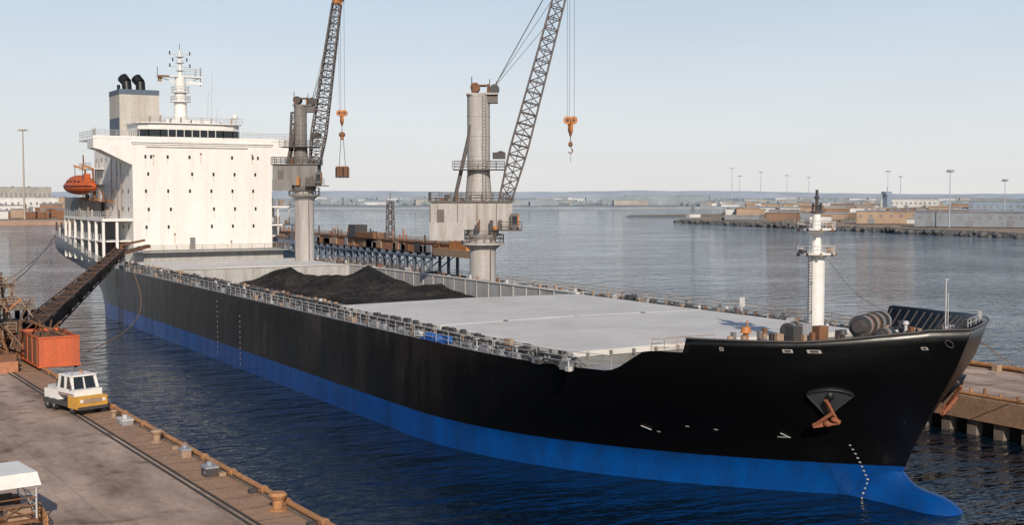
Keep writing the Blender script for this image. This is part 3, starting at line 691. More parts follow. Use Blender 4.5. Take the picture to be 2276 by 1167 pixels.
# ------------------------------------------------------------------ deck cranes
E1=V((math.cos(math.radians(30.1)),-math.sin(math.radians(30.1)),0)); E2=V((E1.y*-1,E1.x,0))
def crane(base,zc,zh0,zh1,zt,foot,tip,hook,pr,dark=False,wbox=False,hw=(-6.4,3.7)):
    o=B('deck_crane'); bx=V(base); g='crane_grey'; gd='crane_dark' if dark else 'crane_grey'
    def P(a,z,b=0): return V((bx.x,bx.y,0))+E1*a+E2*b+V((0,0,z))
    def bx_(a0,a1,b0,b1,z0,z1,mt):
        vs=[P(a,z,b) for z in(z0,z1) for a,b in((a0,b0),(a1,b0),(a1,b1),(a0,b1))]
        o.add(vs,[(0,3,2,1),(4,5,6,7),(0,1,5,4),(1,2,6,5),(2,3,7,6),(3,0,4,7)],mt)
    o.cyl(P(0,7.9),P(0,zh0-.3),pr,g,n=28)
    o.cyl(P(0,zc-.7),P(0,zc-.1),pr+.05,g,r1=pr*1.45,n=28); o.cyl(P(0,zc-.1),P(0,zc+.15),pr*1.65,gd,n=28); o.ring_rail(P(0,zc+.15),pr*1.6,1.0,'boom_steel',r=.05,n=16)
    o.cyl(P(0,zh0-.9),P(0,zh0),pr*1.15,gd,r1=pr*1.3,n=28)
    bx_(hw[0],hw[1],-1.9,1.9,zh0,zh1,gd)
    bx_(hw[0]-.1,hw[0]*.35,-2.0,2.0,zh0-.9 if dark else zh0-1.3,zh0+.9,gd)
    bx_(hw[0]-.25,hw[1]+.25,-2.15,2.15,zh1,zh1+.15,'boom_steel')
    for bb in(-2.1,2.1):
        o.rail([P(hw[0]-.2,zh1+.15,bb),P(hw[1]+.2,zh1+.15,bb)],1.05,'boom_steel',step=1.3,r=.045)
    o.rail([P(hw[0]-.2,zh1+.15,-2.1),P(hw[0]-.2,zh1+.15,2.1)],1.05,'boom_steel',step=1.3,r=.045)
    for i in range(4):
        a=hw[0]+.9+i*(hw[1]-hw[0])/4.2; bx_(a,a+.08,-1.96,-1.901,zh0+.2,zh1-.2,'boom_steel')
    bx_(hw[0]+.8,hw[0]+1.7,-1.95,-1.901,zh0+.3,zh1-.9,'boom_steel')
    bx_(hw[0]-.15,hw[0]-.101,-1.2,1.2,zh0+.5,zh1-.5,'crane_orange' if not dark else 'boom_steel')
    for i in range(14):
        a=random.uniform(hw[0]+.3,hw[1]-.3); b2=random.uniform(-1.9,1.6); bx_(a,a+random.uniform(.3,.9),b2,b2+random.uniform(.3,.8),zh1+.151,zh1+.4+random.random()*.8,random.choice(['boom_steel','dark_steel','crane_dark','rust_brown']))
    for i in range(8):
        a=random.uniform(hw[0]*.2,hw[1]+.8); b2=random.uniform(-2.9,-2.2); bx_(a,a+random.uniform(.2,.5),b2,b2+.3,zh0-.01,zh0+.4+random.random()*1.2,random.choice(['boom_steel','dark_steel','rust_brown','crane_orange']))
    cs=.75 if not dark else .6
    bx_(hw[1]-.2,hw[1]+1.1*cs,-2.9,-1.4,zh0+.2,zh0+2.0,'boom_steel'); bx_(hw[1]+.0,hw[1]+.6,-2.96,-2.901,zh0+.8,zh0+1.7,'glass_dark'); bx_(hw[1]+1.1*cs+.001,hw[1]+1.1*cs+.04,-2.7,-1.5,zh0+.5,zh0+1.8,'crane_orange')
    bx_(hw[1]+.65,hw[1]+1.1*cs-.02,-2.94,-2.901,zh0+.3,zh0+1.9,'crane_orange')
    bx_(hw[1]-1.7,hw[1]+1.2,-3.0,2.2,zh0-.15,zh0-.01,'boom_steel')
    o.rail([P(hw[1]-1.7,zh0,-3),P(hw[1]+1.2,zh0,-3)],1,'boom_steel',step=1,r=.04)
    pc=pr*(.66 if dark else .86)
    o.cyl(P(-.5,zh1),P(-.5,zt),pc,g if not dark else gd,n=24)
    o.cyl(P(-.5,zh1),P(-.5,zh1+3.2),pc*1.2,gd,r1=pc*1.02,n=24)
    for k in range(5): 
        z=zh1+3.2+(zt-zh1-3.4)*k/4; o.cyl(P(-.5,z),P(-.5,z+.08),pc+.04,gd,n=24)
    zm=zh1+(zt-zh1)*.30
    bx_(-pr-2.0,pr+1.1,-pr-.6,pr+.6,zm,zm+.1,'boom_steel')
    o.rail([P(-pr-2.0,zm+.1,-pr-.6),P(pr+1.1,zm+.1,-pr-.6)],1,'boom_steel',step=1.,r=.035); o.rail([P(-pr-2.0,zm+.1,pr+.6),P(pr+1.1,zm+.1,pr+.6)],1,'boom_steel',step=1.,r=.035)
    o.ell(P(pr+.6,zm+1.9),(.6,.6,.5),'dark_steel'); bx_(pr-.4,pr+1.2,-.6,.6,zm+1.4,zm+2.2,'dark_steel')
    for bb in(-.9,.9): o.beam(P(-.4-pc*.7,zt-(zt-zh1)*.28,bb),P(hw[0]*.55,zh1+.2,bb),.3,.3,'boom_steel')
    for k in range(5):
        t=(k+.5)/5; a=P(-.4-pc*.7,zt-(zt-zh1)*.28,0).lerp(P(hw[0]*.55,zh1+.2,0),t); o.beam(a-E2*.9,a+E2*.9,.12,.12,'boom_steel')
    if dark:
        o.lattice(P(-1.6,zh1),P(-1.3,zt-1),1.5,1.2,E2,9,.09,'boom_steel',rb=.06)
    bx_(-pc-.5-.1,pc+.5,-pc*.9,pc*.9,zt,zt+.2,gd)
    for a,b2 in((-1.1,-.8),(-1.1,.8),(.7,-.8),(.7,.8)):
        o.cyl(P(a,zt+.2,b2-.15),P(a,zt+1.3,b2-.15),.14,'rust_brown',n=6)
    for b2 in(-.8,.8):
        o.cyl(P(1.5,zt+.7,b2-.15),P(1.5,zt+.7,b2+.15),.6,'dark_steel',n=16); o.cyl(P(-.9,zt+.9,b2-.2),P(-.9,zt+.9,b2+.2),.6,'rust_brown' if not dark else 'dark_steel',n=16)
    bx_(-.4,.5,-.9,.9,zt+1.1,zt+1.25,'rust_brown'); bx_(.5,1.9,-.9,.9,zt-1.0,zt-.1,'boom_steel')
    o.cyl(P(-1.3,zt+.2,-1),P(-1.3,zt+2.2,-1),.06,'dark_steel',n=5); o.cyl(P(.9,zt+.2,-1),P(.9,zt+1.9,-1),.05,'dark_steel',n=5)
    for d in(-.2,.2): o.cyl(P(pc*.2+d,zh1,-pc-.35),P(pc*.2+d,zt,-pc-.35),.03,'crane_dark',n=4)
    i=zh1
    while i<zt: o.cyl(P(pc*.2-.2,i,-pc-.35),P(pc*.2+.2,i,-pc-.35),.02,'crane_dark',n=4,cap=False); i+=.4
    o.cyl(P(pr*.6,8,-pr*.85),P(pr*.6,zh0-1,-pr*.85),.08,'boom_steel',n=5)
    A=P(foot[0],foot[1]); T=P(tip[0],tip[1])
    o.lattice(A,T,1.3,1.3,E2,26,.12,'boom_steel',rb=.065,mid=2.2)
    for bb in(-.9,.9):
        o.beam(P(foot[0]-1.2,zh0+.3,bb),A+E2*bb,.3,.7,'boom_steel'); o.beam(P(foot[0]+.9,zh0-.1,bb),A+E2*bb,.3,.5,'boom_steel')
    d=(T-A).normalized()
    o.cyl(A+E2*-.5,T+E2*-.5,.05,'cable',n=4)
    for k in range(8):
        q=A+d*(1.6+k*1.1); o.beam(q-E2*.9,q+E2*.9,.4,.08,'boom_steel')
    o.beam(T-d*.2,T+d*1.2,1.1,1.3,'crane_orange')
    for b2 in(-.5,.5): o.cyl(T+d*.9+E1*.5+E2*(b2-.1),T+d*.9+E1*.5+E2*(b2+.1),.55,'crane_orange',n=16)
    o.rail([T+E1*-.8+E2*.8,T+E1*1.0+E2*.8],.9,'crane_orange',step=.6,r=.05)
    for b2,off in((-.8,0),(.8,0),(-.6,-5),(.6,-9)):
        o.cyl(P(1.5,zt+1.1,b2),T+d*(off-.0)+E2*b2*.6,.03,'cable',n=4,cap=False)
    H=P(hook[0],hook[1])
    for a in(-.42,-.14,.45): o.cyl(V((H.x,H.y,H.z+.8))+E1*a,V((H.x,H.y,T.z+.6))+E1*a,.028,'cable',n=4,cap=False)
    o.cyl(H+E1*-.38+E2*-.2+V((0,0,.5)),H+E1*-.38+E2*.2+V((0,0,.5)),.5,'crane_orange',n=16); o.cyl(H+E1*.38+E2*-.2+V((0,0,.5)),H+E1*.38+E2*.2+V((0,0,.5)),.5,'crane_orange',n=16)
    o.cyl(H+E1*-.38+E2*-.25+V((0,0,.5)),H+E1*-.38+E2*.25+V((0,0,.5)),.2,'dark_steel',n=10); o.cyl(H+E1*.38+E2*-.25+V((0,0,.5)),H+E1*.38+E2*.25+V((0,0,.5)),.2,'dark_steel',n=10)
    o.beam(H+V((0,0,.6)),H+V((0,0,-.9)),.7,.35,'crane_orange'); o.cyl(H+V((0,0,-.7)),H+V((0,0,-1.5)),.35,'rust_brown',r1=.12,n=10)
    if wbox:
        q=H+V((0,0,-2.9)); o.cyl(H+V((0,0,-1.4)),q,.05,'cable',n=5); o.ell(q,(.55,.4,.45),'rust_brown'); o.ell(q+V((0,0,-.5)),(.3,.3,.35),'crane_orange')
        w=H+V((0,0,-8.0))
        for a in(-.5,.5): o.cyl(q+E1*a*.3,w+E1*a,.05,'cable',n=5)
        o.cyl(w+E1*-1,w+E1*1,.12,'rust_brown',n=6)
        for a in(-.55,.55): o.beam(w+E1*(a-.0)+V((0,0,-.1)),w+E1*a+V((0,0,-1.7)),.85,.85,'rust_brown')
        for a in(-.9,-.3,.3,.9): o.beam(w+E1*a+E2*-.5+V((0,0,-.05)),w+E1*a+E2*-.5+V((0,0,-1.75)),.1,.1,'dark_steel')
        o.beam(w+E1*-.98+V((0,0,-1.5)),w+E1*.98+V((0,0,-1.5)),1.1,.25,'dark_steel')
    else:
        pts=[H+V((0,0,-1.4)),H+V((0,0,-2.3))]; o.path(pts,.06,'cable')
        o.ell(H+V((0,0,-2.5)),(.3,.25,.35),'rust_brown')
        hk=[]
        for i in range(10):
            t=math.radians(90-i*28); hk.append(H+V((0,0,-3.3))+E1*.25*math.cos(t)+V((0,0,.32*math.sin(t))))
        o.path(hk,.08,'rust_brown',n=6)
        o.cyl(H+V((0,0,-3.6)),H+V((0,0,-4.7)),.03,'cable',n=4)
    return o.make()
crane((13.6,136),13.4,15.2,18.6,31.9,(2.2,16.5),(11.3,50.5),(10.95,28.3),1.65)
crane((9.2,186.7),19.4,21.0,24.2,33.5,(1.4,22.2),(5.4,49.6),(6.05,31.9),1.52,dark=True,wbox=True,hw=(-4.6,2.4))
# ------------------------------------------------------------------ water
w=B('harbour_water')
S=14000
w.add([(-S,-3000,0),(S,-3000,0),(S,S,0),(-S,S,0)],[(0,1,2,3)],'water'); w.make(recenter=False)
# ------------------------------------------------------------------ near quay
QM=Matrix.Translation((-38.3,58,0))@Matrix.Rotation(math.radians(2.3),4,'Z')
q=B('quay')
q.box(-90,-2.9,-75,96,-3,3.0,'quay',)
q.box(-2.9,-2.6,-75,96,-3,2.93,'pile_dark'); q.box(-2.6,-.45,-75,96,-3,2.98,'timber'); q.box(-.45,0,-75,96,-3,3.1,'concrete_side')
q.box(-3.3,-3.12,-75,96,3.0,3.03,'pile_dark')
for i in range(60):
    yy=-60+i*2.6; q.box(-2.58,-.47,yy,yy+.05,2.98,2.987,'pile_dark')
for i in range(24):
    yy=-70+i*7; q.cyl((.25,yy,-3),(.25,yy,2.6),.35,'pile_dark',n=10)
qo=q.make(recenter=False); qo.matrix_world=QM
pq=B('quay_edge_pipe',QM)
pq.cyl((-.25,-60,3.28),(-.25,96,3.28),.16,'edge_pipe',n=10)
yy=-60
while yy<96:
    pq.cyl((-.25,yy,3.28),(-.25,yy+.25,3.28),.22,'edge_pipe',n=10); pq.box(-.5,0,yy+.3,yy+.6,3.1,3.3,'rust_brown')
    if random.random()<.4: pq.box(-.9,-.5,yy+.6,yy+1.0,2.99,3.2,random.choice(['tan_fitting','dark_steel','rust_brown']))
    yy+=random.choice([3.2,4.1,5])
pq.make()
def bollard(x,y,s=1,mt='bollard_grey'):
    o=B('mooring_bollard',QM@Matrix.Translation((x,y,2.99))@Matrix.Scale(s,4))
    o.cyl((0,0,0),(0,0,.12),.6,mt,n=20); o.cyl((0,0,.12),(0,0,.75),.32,mt,r1=.36,n=20); o.cyl((0,0,.7),(0,0,.95),.42,mt,r1=.58,n=20); o.cyl((0,0,.95),(0,0,1.12),.58,mt,r1=.45,n=20)
    o.make()
bollard(-.9,3.9,.85,'edge_pipe'); bollard(-1.0,25.2,.75,'tan_fitting')
def qbox(name,x,y,a,b,hh,mt,mt2):
    o=B(name,QM@Matrix.Translation((x,y,2.99)))
    o.box(-a,a,-b,b,0,hh,mt); o.box(-a-.05,a+.05,-b-.05,b+.05,hh,hh+.12,mt2); o.cyl((0,0,hh+.12),(0,0,hh+.35),a*.5,mt2,n=10); o.cyl((-a*1.05,-b*.4,hh*.5),(a*1.05,-b*.4,hh*.5),.12,mt2,n=8); o.make()
qbox('cleat_box',-1.3,13.6,.36,.45,.5,'dark_steel','bollard_grey'); qbox('cleat_box',-.9,19.5,.3,.35,.45,'tan_fitting','bollard_grey'); qbox('cleat_box',-1.0,33,.4,.7,.3,'bollard_grey','rail_white')
bollard(-1.0,36,.5,'tan_fitting')
def truck():
    M=Matrix.Translation((-42.6,98.6,3.0))@Matrix.Rotation(math.radians(17),4,'Z')@Matrix.Scale(.92,4)
    o=B('terminal_tractor',M)
    o.box(-1.25,1.25,-2.7,3.2,.55,.95,'dark_steel')
    for y in(-1.7,1.4,2.5):
        for x in(-1.2,.85): 
            o.cyl((x,y,.5),(x+.38,y,.5),.5,'rubber',n=20)
            o.cyl((x-.01,y,.5),(x+.39,y,.5),.2,'bollard_grey',n=12)
    o.box(-1.3,1.3,-2.9,-1.2,.5,1.5,'yellow_paint'); o.box(-1.32,1.32,-2.98,-2.9,.45,.7,'dark_steel'); o.box(-.8,.8,-2.93,-2.901,.95,1.35,'tan_fitting')
    for x in(-1.1,.85): o.box(x,x+.25,-2.94,-2.901,1.05,1.3,'white_clean')
    o.box(-1.22,1.22,-2.2,.7,1.5,2.0,'white_clean')
    vs=[(-1.1,-1.6,2.0),(1.1,-1.6,2.0),(1.1,.6,2.0),(-1.1,.6,2.0),(-1.0,-1.3,3.0),(1.0,-1.3,3.0),(1.0,.5,3.0),(-1.0,.5,3.0)]
    o.add(vs,[(4,5,6,7),(0,1,5,4),(1,2,6,5),(2,3,7,6),(3,0,4,7)],'glass_dark')
    for a,b in((0,4),(1,5),(2,6),(3,7)): o.beam(vs[a],vs[b],.22,.22,'white_clean')
    o.beam((0,-1.62,2),(0,-1.32,3),.1,.1,'white_clean')
    o.beam((-1.05,-.5,2),(-1.0,-.5,3),.2,.3,'white_clean'); o.beam((1.05,-.5,2),(1.0,-.5,3),.14,.14,'white_clean')
    o.box(-1.12,1.12,-1.5,.65,3.0,3.15,'white_clean'); o.cyl((.3,-.4,3.15),(.3,-.4,3.4),.12,'crane_orange',n=8)
    o.rail([(-1,-1.4,3.15),(1,-1.4,3.15),(1,.5,3.15),(-1,.5,3.15),(-1,-1.4,3.15)],.3,'bollard_grey',step=.7,r=.025,bars=1)
    o.box(-1.15,1.15,.75,3.1,.95,1.7,'white_clean'); o.box(-1.0,.9,1.0,2.8,1.7,2.0,'rail_white'); o.cyl((.9,.9,1.7),(.9,.9,3.1),.1,'dark_steel',n=8)
    o.cyl((-.9,1.2,2),(-.9,1.2,2.6),.12,'dark_steel',n=8); o.box(-1.235,-1.221,-2.0,.5,1.55,1.65,'rust_brown')
    o.cyl((-1.3,-1.9,2.1),(-1.55,-2.0,2.6),.03,'dark_steel',n=4); o.box(-1.68,-1.48,-2.05,-1.95,2.3,2.7,'dark_steel')
    o.make()
truck()
hb=B('orange_skip_container',Matrix.Translation((-39.8,126,3.0))@Matrix.Rotation(math.radians(2.3),4,'Z'))
a,b,hh=1.85,4.2,3.2
hb.box(-a,a,-b,-b+.12,.3,hh,'box_orange'); hb.box(-a,a,b-.12,b,.3,hh,'box_orange'); hb.box(-a,-a+.12,-b+.121,b-.121,.3,hh,'rust_brown'); hb.box(a-.12,a,-b+.121,b-.121,.3,hh,'box_orange'); hb.box(-a+.12,a-.12,-b+.12,b-.12,.3,.5,'rust_brown')  # left wall is a darker brown than the orange front
hb.box(-a+.121,a-.121,-b+.121,b-.121,.5,hh-.25,'rust_brown')
for z in(.35,hh-.12): 
    hb.box(-a-.08,a+.08,-b-.08,-b-.001,z,z+.15,'box_orange'); hb.box(-a-.08,-a-.001,-b,b,z,z+.15,'box_orange')
for i in range(4): yv=-b+.6+i*2.2; hb.box(-a-.06,-a-.002,yv,yv+.12,.5,hh-.12,'box_orange')
for x in(-a+.3,a-.3):
    for y in(-b+.4,b-.4): hb.cyl((x,y,0),(x,y,.3),.15,'dark_steel',n=6)
for i in range(10): hb.cyl((random.uniform(-a,a),random.uniform(-b,b),hh-.5),(random.uniform(-a,a),random.uniform(-b,b),hh+random.uniform(.3,1.2)),.08,'rust_brown',n=5)
hb.make()
sl=B('ship_loader')
A=V((-18.0,193,10.8)); Bp=V((-40.2,133,5.6))
mat('net_brown',(.07,.05,.038),.9,col2=(.03,.025,.022),scale=1.5,amt=.8,grain=.4)
mat('loader_brown',(.15,.08,.05),.8,col2=(.06,.04,.03),scale=1.5,amt=.8,grain=.3)
sl.lattice(A,Bp,1.2,2.1,(1,0,0),16,.10,'loader_brown',rb=.06)
d=(Bp-A).normalized(); u=V((1,0,0)); u=(u-d*u.dot(d)).normalized(); qv=d.cross(u).normalized()
NS=24; vs=[];fs=[]
for i in range(NS+1):
    t=i/NS; c_=A.lerp(Bp,t); w_=.52+.42*t; sag=-.25*math.sin(t*math.pi*5)**2
    vs+=[c_+u*w_-qv*w_*.9,c_-u*w_-qv*w_*.9,c_-u*(w_+.1)+qv*(w_*.9)+V((0,0,sag)),c_+u*(w_+.1)+qv*w_*.9+V((0,0,sag))]
for i in range(NS):
    for k in range(4): fs.append((i*4+k,i*4+(k+1)%4,i*4+4+(k+1)%4,i*4+4+k))
sl.add(vs,fs,'net_brown')
sl.beam(A+V((1,2,-.2)),A+V((5.5,5,.6)),.8,.5,'loader_brown'); sl.beam(A+V((0,0,1)),A+V((4.5,3.5,1.6)),.3,.3,'rust_brown')
for (x,y,z,x2,y2,z2,r) in((-45.5,135,3,-46.5,135,17,.28),(-44.2,135,3,-44.8,136,12.5,.2),(-43.5,131,3,-49,131,14.5,.18),(-42,137,3,-42.6,137,11.5,.16),(-46.2,135,8,-42,137,8,.12),(-46.2,135,11,-42.4,137,10.5,.12),(-46.5,135,16.8,-40,134,7,.06),(-47.5,130,3,-46.4,134,13,.15)):
    sl.cyl((x,y,z),(x2,y2,z2),r,'rust_brown' if r>.17 else 'tan_fitting',n=6)
sl.lattice((-43.8,126,3),(-49.5,126,21),1.2,.8,(0,1,0),14,.12,'rust_brown',rb=.07)
sl.lattice((-43.6,136,3),(-43.6,136,13.5),1.4,1.0,(1,0,0),8,.1,'rust_brown',rb=.06)
sl.box(-49.5,-43.8,128,136,3,4.6,'rust_brown'); sl.box(-47.5,-44,128.5,133,4.6,7.0,'dark_steel'); sl.box(-46,-43.0,124.8,127.5,3,4.4,'rust_brown'); sl.box(-45.4,-43.2,122.5,124.2,3,4.0,'conv_red'); sl.box(-50,-47.6,126,128,3,5.3,'tan_fitting'); sl.box(-52.5,-50.2,127,131,3,5.6,'dark_steel')
sl.box(-43.3,-41.0,134.5,139,3,6.5,'loader_brown'); sl.rail([(-49.4,128,4.6),(-43.9,128,4.6)],1,'tan_fitting',step=1,r=.05); sl.rail([(-47.4,128.6,7),(-44.1,128.6,7)],1,'tan_fitting',step=1,r=.05)
for z in(5.5,8.0,10.2):
    sl.box(-46.5,-41.6,134,137,z,z+.12,'loader_brown'); sl.rail([(-46.5,134,z+.12),(-41.6,134,z+.12)],.9,'tan_fitting',step=.8,r=.045)
for i in range(110):
    x=random.uniform(-48,-41.8);y=random.uniform(125,142);z=random.uniform(3,9); sl.beam((x,y,z),(x+random.uniform(-2,2),y+random.uniform(-1,1),z+random.uniform(-.5,2.5)),.12,.12,random.choice(['rust_brown','tan_fitting','dark_steel','loader_brown','crane_orange']))
for i in range(12):
    x=random.uniform(-49,-42);y=random.uniform(132,142); sl.cyl((x,y,3),(x+random.uniform(-.6,.6),y,random.uniform(8,13)),.09,random.choice(['tan_fitting','loader_brown']),n=5)
sl.make()
rp=B('hoist_rope')
a=V((-17.9,188,9.5)); b=V((-37.0,122,4.6)); pts=[]
for i in range(25):
    t=i/24; pts.append(a.lerp(b,t)+V((3.2*math.sin(math.pi*t)**1.0,0,-2.0*math.sin(math.pi*t))))
rp.path(pts,.06,'rope_brown',n=5); rp.make()
je=B('timber_jetty')
je.box(-60,-30,196,214,2.3,3.0,'concrete_side'); je.box(-54,-41,158,196,2.1,2.8,'concrete_side')
for x in range(-58,-29,4):
    for y in(197,205,213): je.cyl((x,y,-2),(x,y,2.3),.4,'pile_dark',n=8)
for y in range(160,196,5):
    for x in(-53,-42): je.cyl((x,y,-2),(x,y,2.1),.4,'pile_dark',n=8)
je.rail([(-60,196.2,3),(-30,196.2,3)],1.1,'tan_fitting',step=2,r=.06)
je.box(-58,-50,200,208,3,5.6,'bld_grey'); je.box(-47,-42,199,205,3,4.2,'rust_brown'); je.box(-40,-36,200,206,3,4.6,'dark_steel')
for i in range(70):
    x=random.uniform(-58,-31); y=random.uniform(196,212); je.cyl((x,y,3),(x+random.uniform(-1,1),y,3+random.uniform(.8,3.5)),.12,random.choice(['tan_fitting','rust_brown','dark_steel']),n=5)
for i in range(22):
    x=random.uniform(-53,-43); y=random.uniform(159,194); je.box(x,x+random.uniform(.5,2.5),y,y+random.uniform(.5,3),2.8,3.2+random.random()*1.4,random.choice(['tan_fitting','rust_brown','dark_steel','bld_grey']))
je.make()
mr_=B('mooring_line')
for (a,b,sg) in(((-17,252,11.8),(-34,212,3.2),1.5),((-17,252,11.6),(-38,212,3.2),3.0),((-16,253,11.5),(-44,212,3.2),3.5)):
    a=V(a);b=V(b); mr_.path([a.lerp(b,i/14)+V((0,0,-sg*math.sin(math.pi*i/14))) for i in range(15)],.06,'cable',n=4)
a=V((9,58.0,10.2));b=V((30,62,3.4)); mr_.path([a.lerp(b,i/12)+V((0,0,-1.2*math.sin(math.pi*i/12))) for i in range(13)],.04,'rope_brown',n=4)
mr_.make()
ct=B('canopy_utility_cart',Matrix.Translation((-52.3,65.3,3.0))@Matrix.Rotation(math.radians(8),4,'Z'))
for x in(-1.1,1.1):
    for y in(-1.5,1.5): ct.cyl((x,y,.4),(x,y,2.3),.05,'rail_white',n=6)
vs=[(-1.3,-1.7,2.3),(1.3,-1.7,2.3),(1.3,1.7,2.3),(-1.3,1.7,2.3),(-1.15,-1.55,2.95),(1.15,-1.55,2.95),(1.15,1.55,2.95),(-1.15,1.55,2.95)]
ct.add(vs,[(0,3,2,1),(4,5,6,7),(0,1,5,4),(1,2,6,5),(2,3,7,6),(3,0,4,7)],'white_clean')
ct.box(-1.15,1.15,-1.6,1.6,.45,.6,'rust_brown'); ct.box(-.9,.5,-.2,.5,.6,1.1,'dark_steel'); ct.box(-.9,.5,.4,.55,1.1,1.6,'dark_steel'); ct.box(-1.0,1.0,.8,1.5,.6,1.3,'rust_brown'); ct.box(-.2,.9,-1.3,-.5,.6,1.2,'tan_fitting')
for x in(-1.1,.92):
    for y in(-1.15,1.15): ct.cyl((x,y,.33),(x+.18,y,.33),.33,'rubber',n=18); ct.cyl((x-.01,y,.33),(x+.19,y,.33),.15,'rail_white',n=10)
for z in(.9,1.3,1.7):
    ct.cyl((1.1,-1.5,z),(1.1,1.5,z),.035,'rail_white',n=5); ct.cyl((-1.1,-1.5,z),(1.1,-1.5,z),.035,'rust_brown',n=5)
ct.cyl((-1.1,-1.52,.6),(1.1,-1.52,1.7),.03,'rust_brown',n=5); ct.cyl((1.1,-1.52,.6),(-1.1,-1.52,1.7),.03,'rust_brown',n=5)
ct.beam((1.1,-1.5,.7),(1.1,1.5,2.2),.04,.04,'rail_white')
for (x,y) in((1.6,-.3),(1.9,.6)): ct.cyl((x,y,0),(x,y,.9),.05,'edge_pipe',n=6)
ct.rail([(1.5,-1.9,0),(1.9,.4,0),(1.7,1.6,0)],.8,'edge_pipe',step=.7,r=.04)
ct.make()
# ------------------------------------------------------------------ far pier
fp=B('far_pier')
fp.box(21.5,37.2,30,112,2.2,3.0,'quay'); fp.box(21.3,21.49,30,112,1.3,3.12,'timber'); fp.box(37.21,37.4,30,112,1.3,3.1,'timber')
fp.box(22.6,36,30,112,-2,2.2,'pile_dark')  # dark fill under the deck paints in the shadow behind the ribs
y=31
while y<112:
    fp.box(21.6,22.4,y,y+.9,-2,2.19,'concrete_side'); y+=2.6
fp.cyl((21.7,30,3.3),(21.7,112,3.3),.16,'edge_pipe'); fp.cyl((37,30,3.35),(37,112,3.35),.22,'edge_pipe')
for i in range(26):
    y=52+i*1.6+random.random(); fp.cyl((22.4,y,3),(22.4,y,3.5+random.random()*.4),.12,random.choice(['edge_pipe','rust_brown']),n=6)
    if i%3==0: fp.box(36,36.7,y,y+.6,3,3.6,random.choice(['edge_pipe','tan_fitting']))
fp.make()
cj=B('conveyor_jetty')
cj.box(49,57,222,330,2.2,3.0,'concrete_side')
y=224
while y<330:
    for x in(50,56): cj.cyl((x,y,-2),(x,y,7.6),.35,'blue_trestle',n=8)
    cj.beam((50,y,3.2),(56,y,7.4),.2,.2,'blue_trestle'); cj.beam((50,y,3.2),(50,y+4,7.4),.2,.2,'blue_trestle'); cj.box(49.8,56.2,y-.2,y+.2,7.0,7.5,'blue_trestle'); y+=4
cj.box(49.7,50.2,222,330,6.6,7.0,'blue_trestle')
cj.box(50.5,55.5,216,318,7.6,9.6,'conv_red'); cj.box(50.2,55.8,216,318,9.6,9.8,'rust_brown'); cj.rail([(50.3,216,9.8),(50.3,318,9.8)],1,'tan_fitting',step=3,r=.06)
cj.box(49.5,54,205,222,7.4,8.8,'tan_fitting'); cj.box(50,53,209,216,8.8,10.4,'crane_orange')
cj.box(49.6,52.6,262,266,9.8,12.6,'dark_steel'); cj.box(49.6,53,252,262,9.8,11.0,'rust_brown')
cj.lattice((52,248,9.8),(52,248,18),1.5,1.1,(1,0,0),7,.12,'boom_steel',rb=.08); cj.cyl((52,248,18),(52,248,20),.08,'boom_steel')
for i in range(50): 
    y=random.uniform(208,316); cj.cyl((51,y,9.8),(51,y,10.4+random.random()*1.8),.18,random.choice(['tan_fitting','conv_red','dark_steel','rust_brown']),n=6)
for i in range(40):
    y=random.uniform(218,316); cj.box(50.2,50.49,y,y+random.uniform(1,3),7.8,8.8+random.random(),random.choice(['rust_brown','dark_steel','tan_fitting','bollard_grey']))
cj.make()
# ------------------------------------------------------------------ distant land
def land(name,poly,z,top,side,rough=True):
    o=B(name); P=[]
    n=len(poly)
    for i in range(n):
        a=V((*poly[i],0));b=V((*poly[(i+1)%n],0)); k=max(1,int((b-a).length/25))
        for j in range(k):
            p=a.lerp(b,j/k)
            if rough: p+=V((random.uniform(-4,4),random.uniform(-4,4),0))
            P.append(p)
    c=sum(P,V((0,0,0)))/len(P); m=len(P)
    vs=[(p.x,p.y,-1) for p in P]+[(p.x+(c-p).normalized().x*5,p.y+(c-p).normalized().y*5,z*random.uniform(.8,1.05)) for p in P]
    o.add(vs,[(i,(i+1)%m,m+(i+1)%m,m+i) for i in range(m)],side); o.add(vs,[tuple(range(m,2*m))],top)
    o.make()
land('peninsula',[(470,690),(430,500),(412,361),(390,180),(2600,-300),(3200,1400),(1300,1050),(760,830),(560,760)],2.4,'land_tan','rock_dark')
land('spit',[(560,880),(600,860),(820,840),(900,960),(640,905)],1.4,'land_tan','rock_dark')
land('far_shore',[(380,1560),(860,1310),(1500,1120),(4200,600),(5000,3800),(600,4600),(200,2600)],3,'land_far','land_far')
land('port_shore',[(-900,850),(-300,838),(60,832),(230,845),(300,1100),(200,2500),(-1500,3500)],3,'land_tan','rock_tan')
hl=B('distant_hills')
N=220; vs=[]
for i in range(N+1):
    a=math.radians(-20+110*i/N); R=5200
    x=-61+R*math.sin(a); y=R*math.cos(a); hh=24+12*noise.noise(V((i*.04,3,0)))+4*noise.noise(V((i*.3,1,0)))
    hh*=1-.45*sm((i-120)/60)
    vs+=[(x,y,0),(x*1.03,y*1.03,max(8,hh)*1.2)]
hl.add(vs,[(2*i,2*i+2,2*i+3,2*i+1) for i in range(N)],'land_hill',True); hl.make(recenter=False)
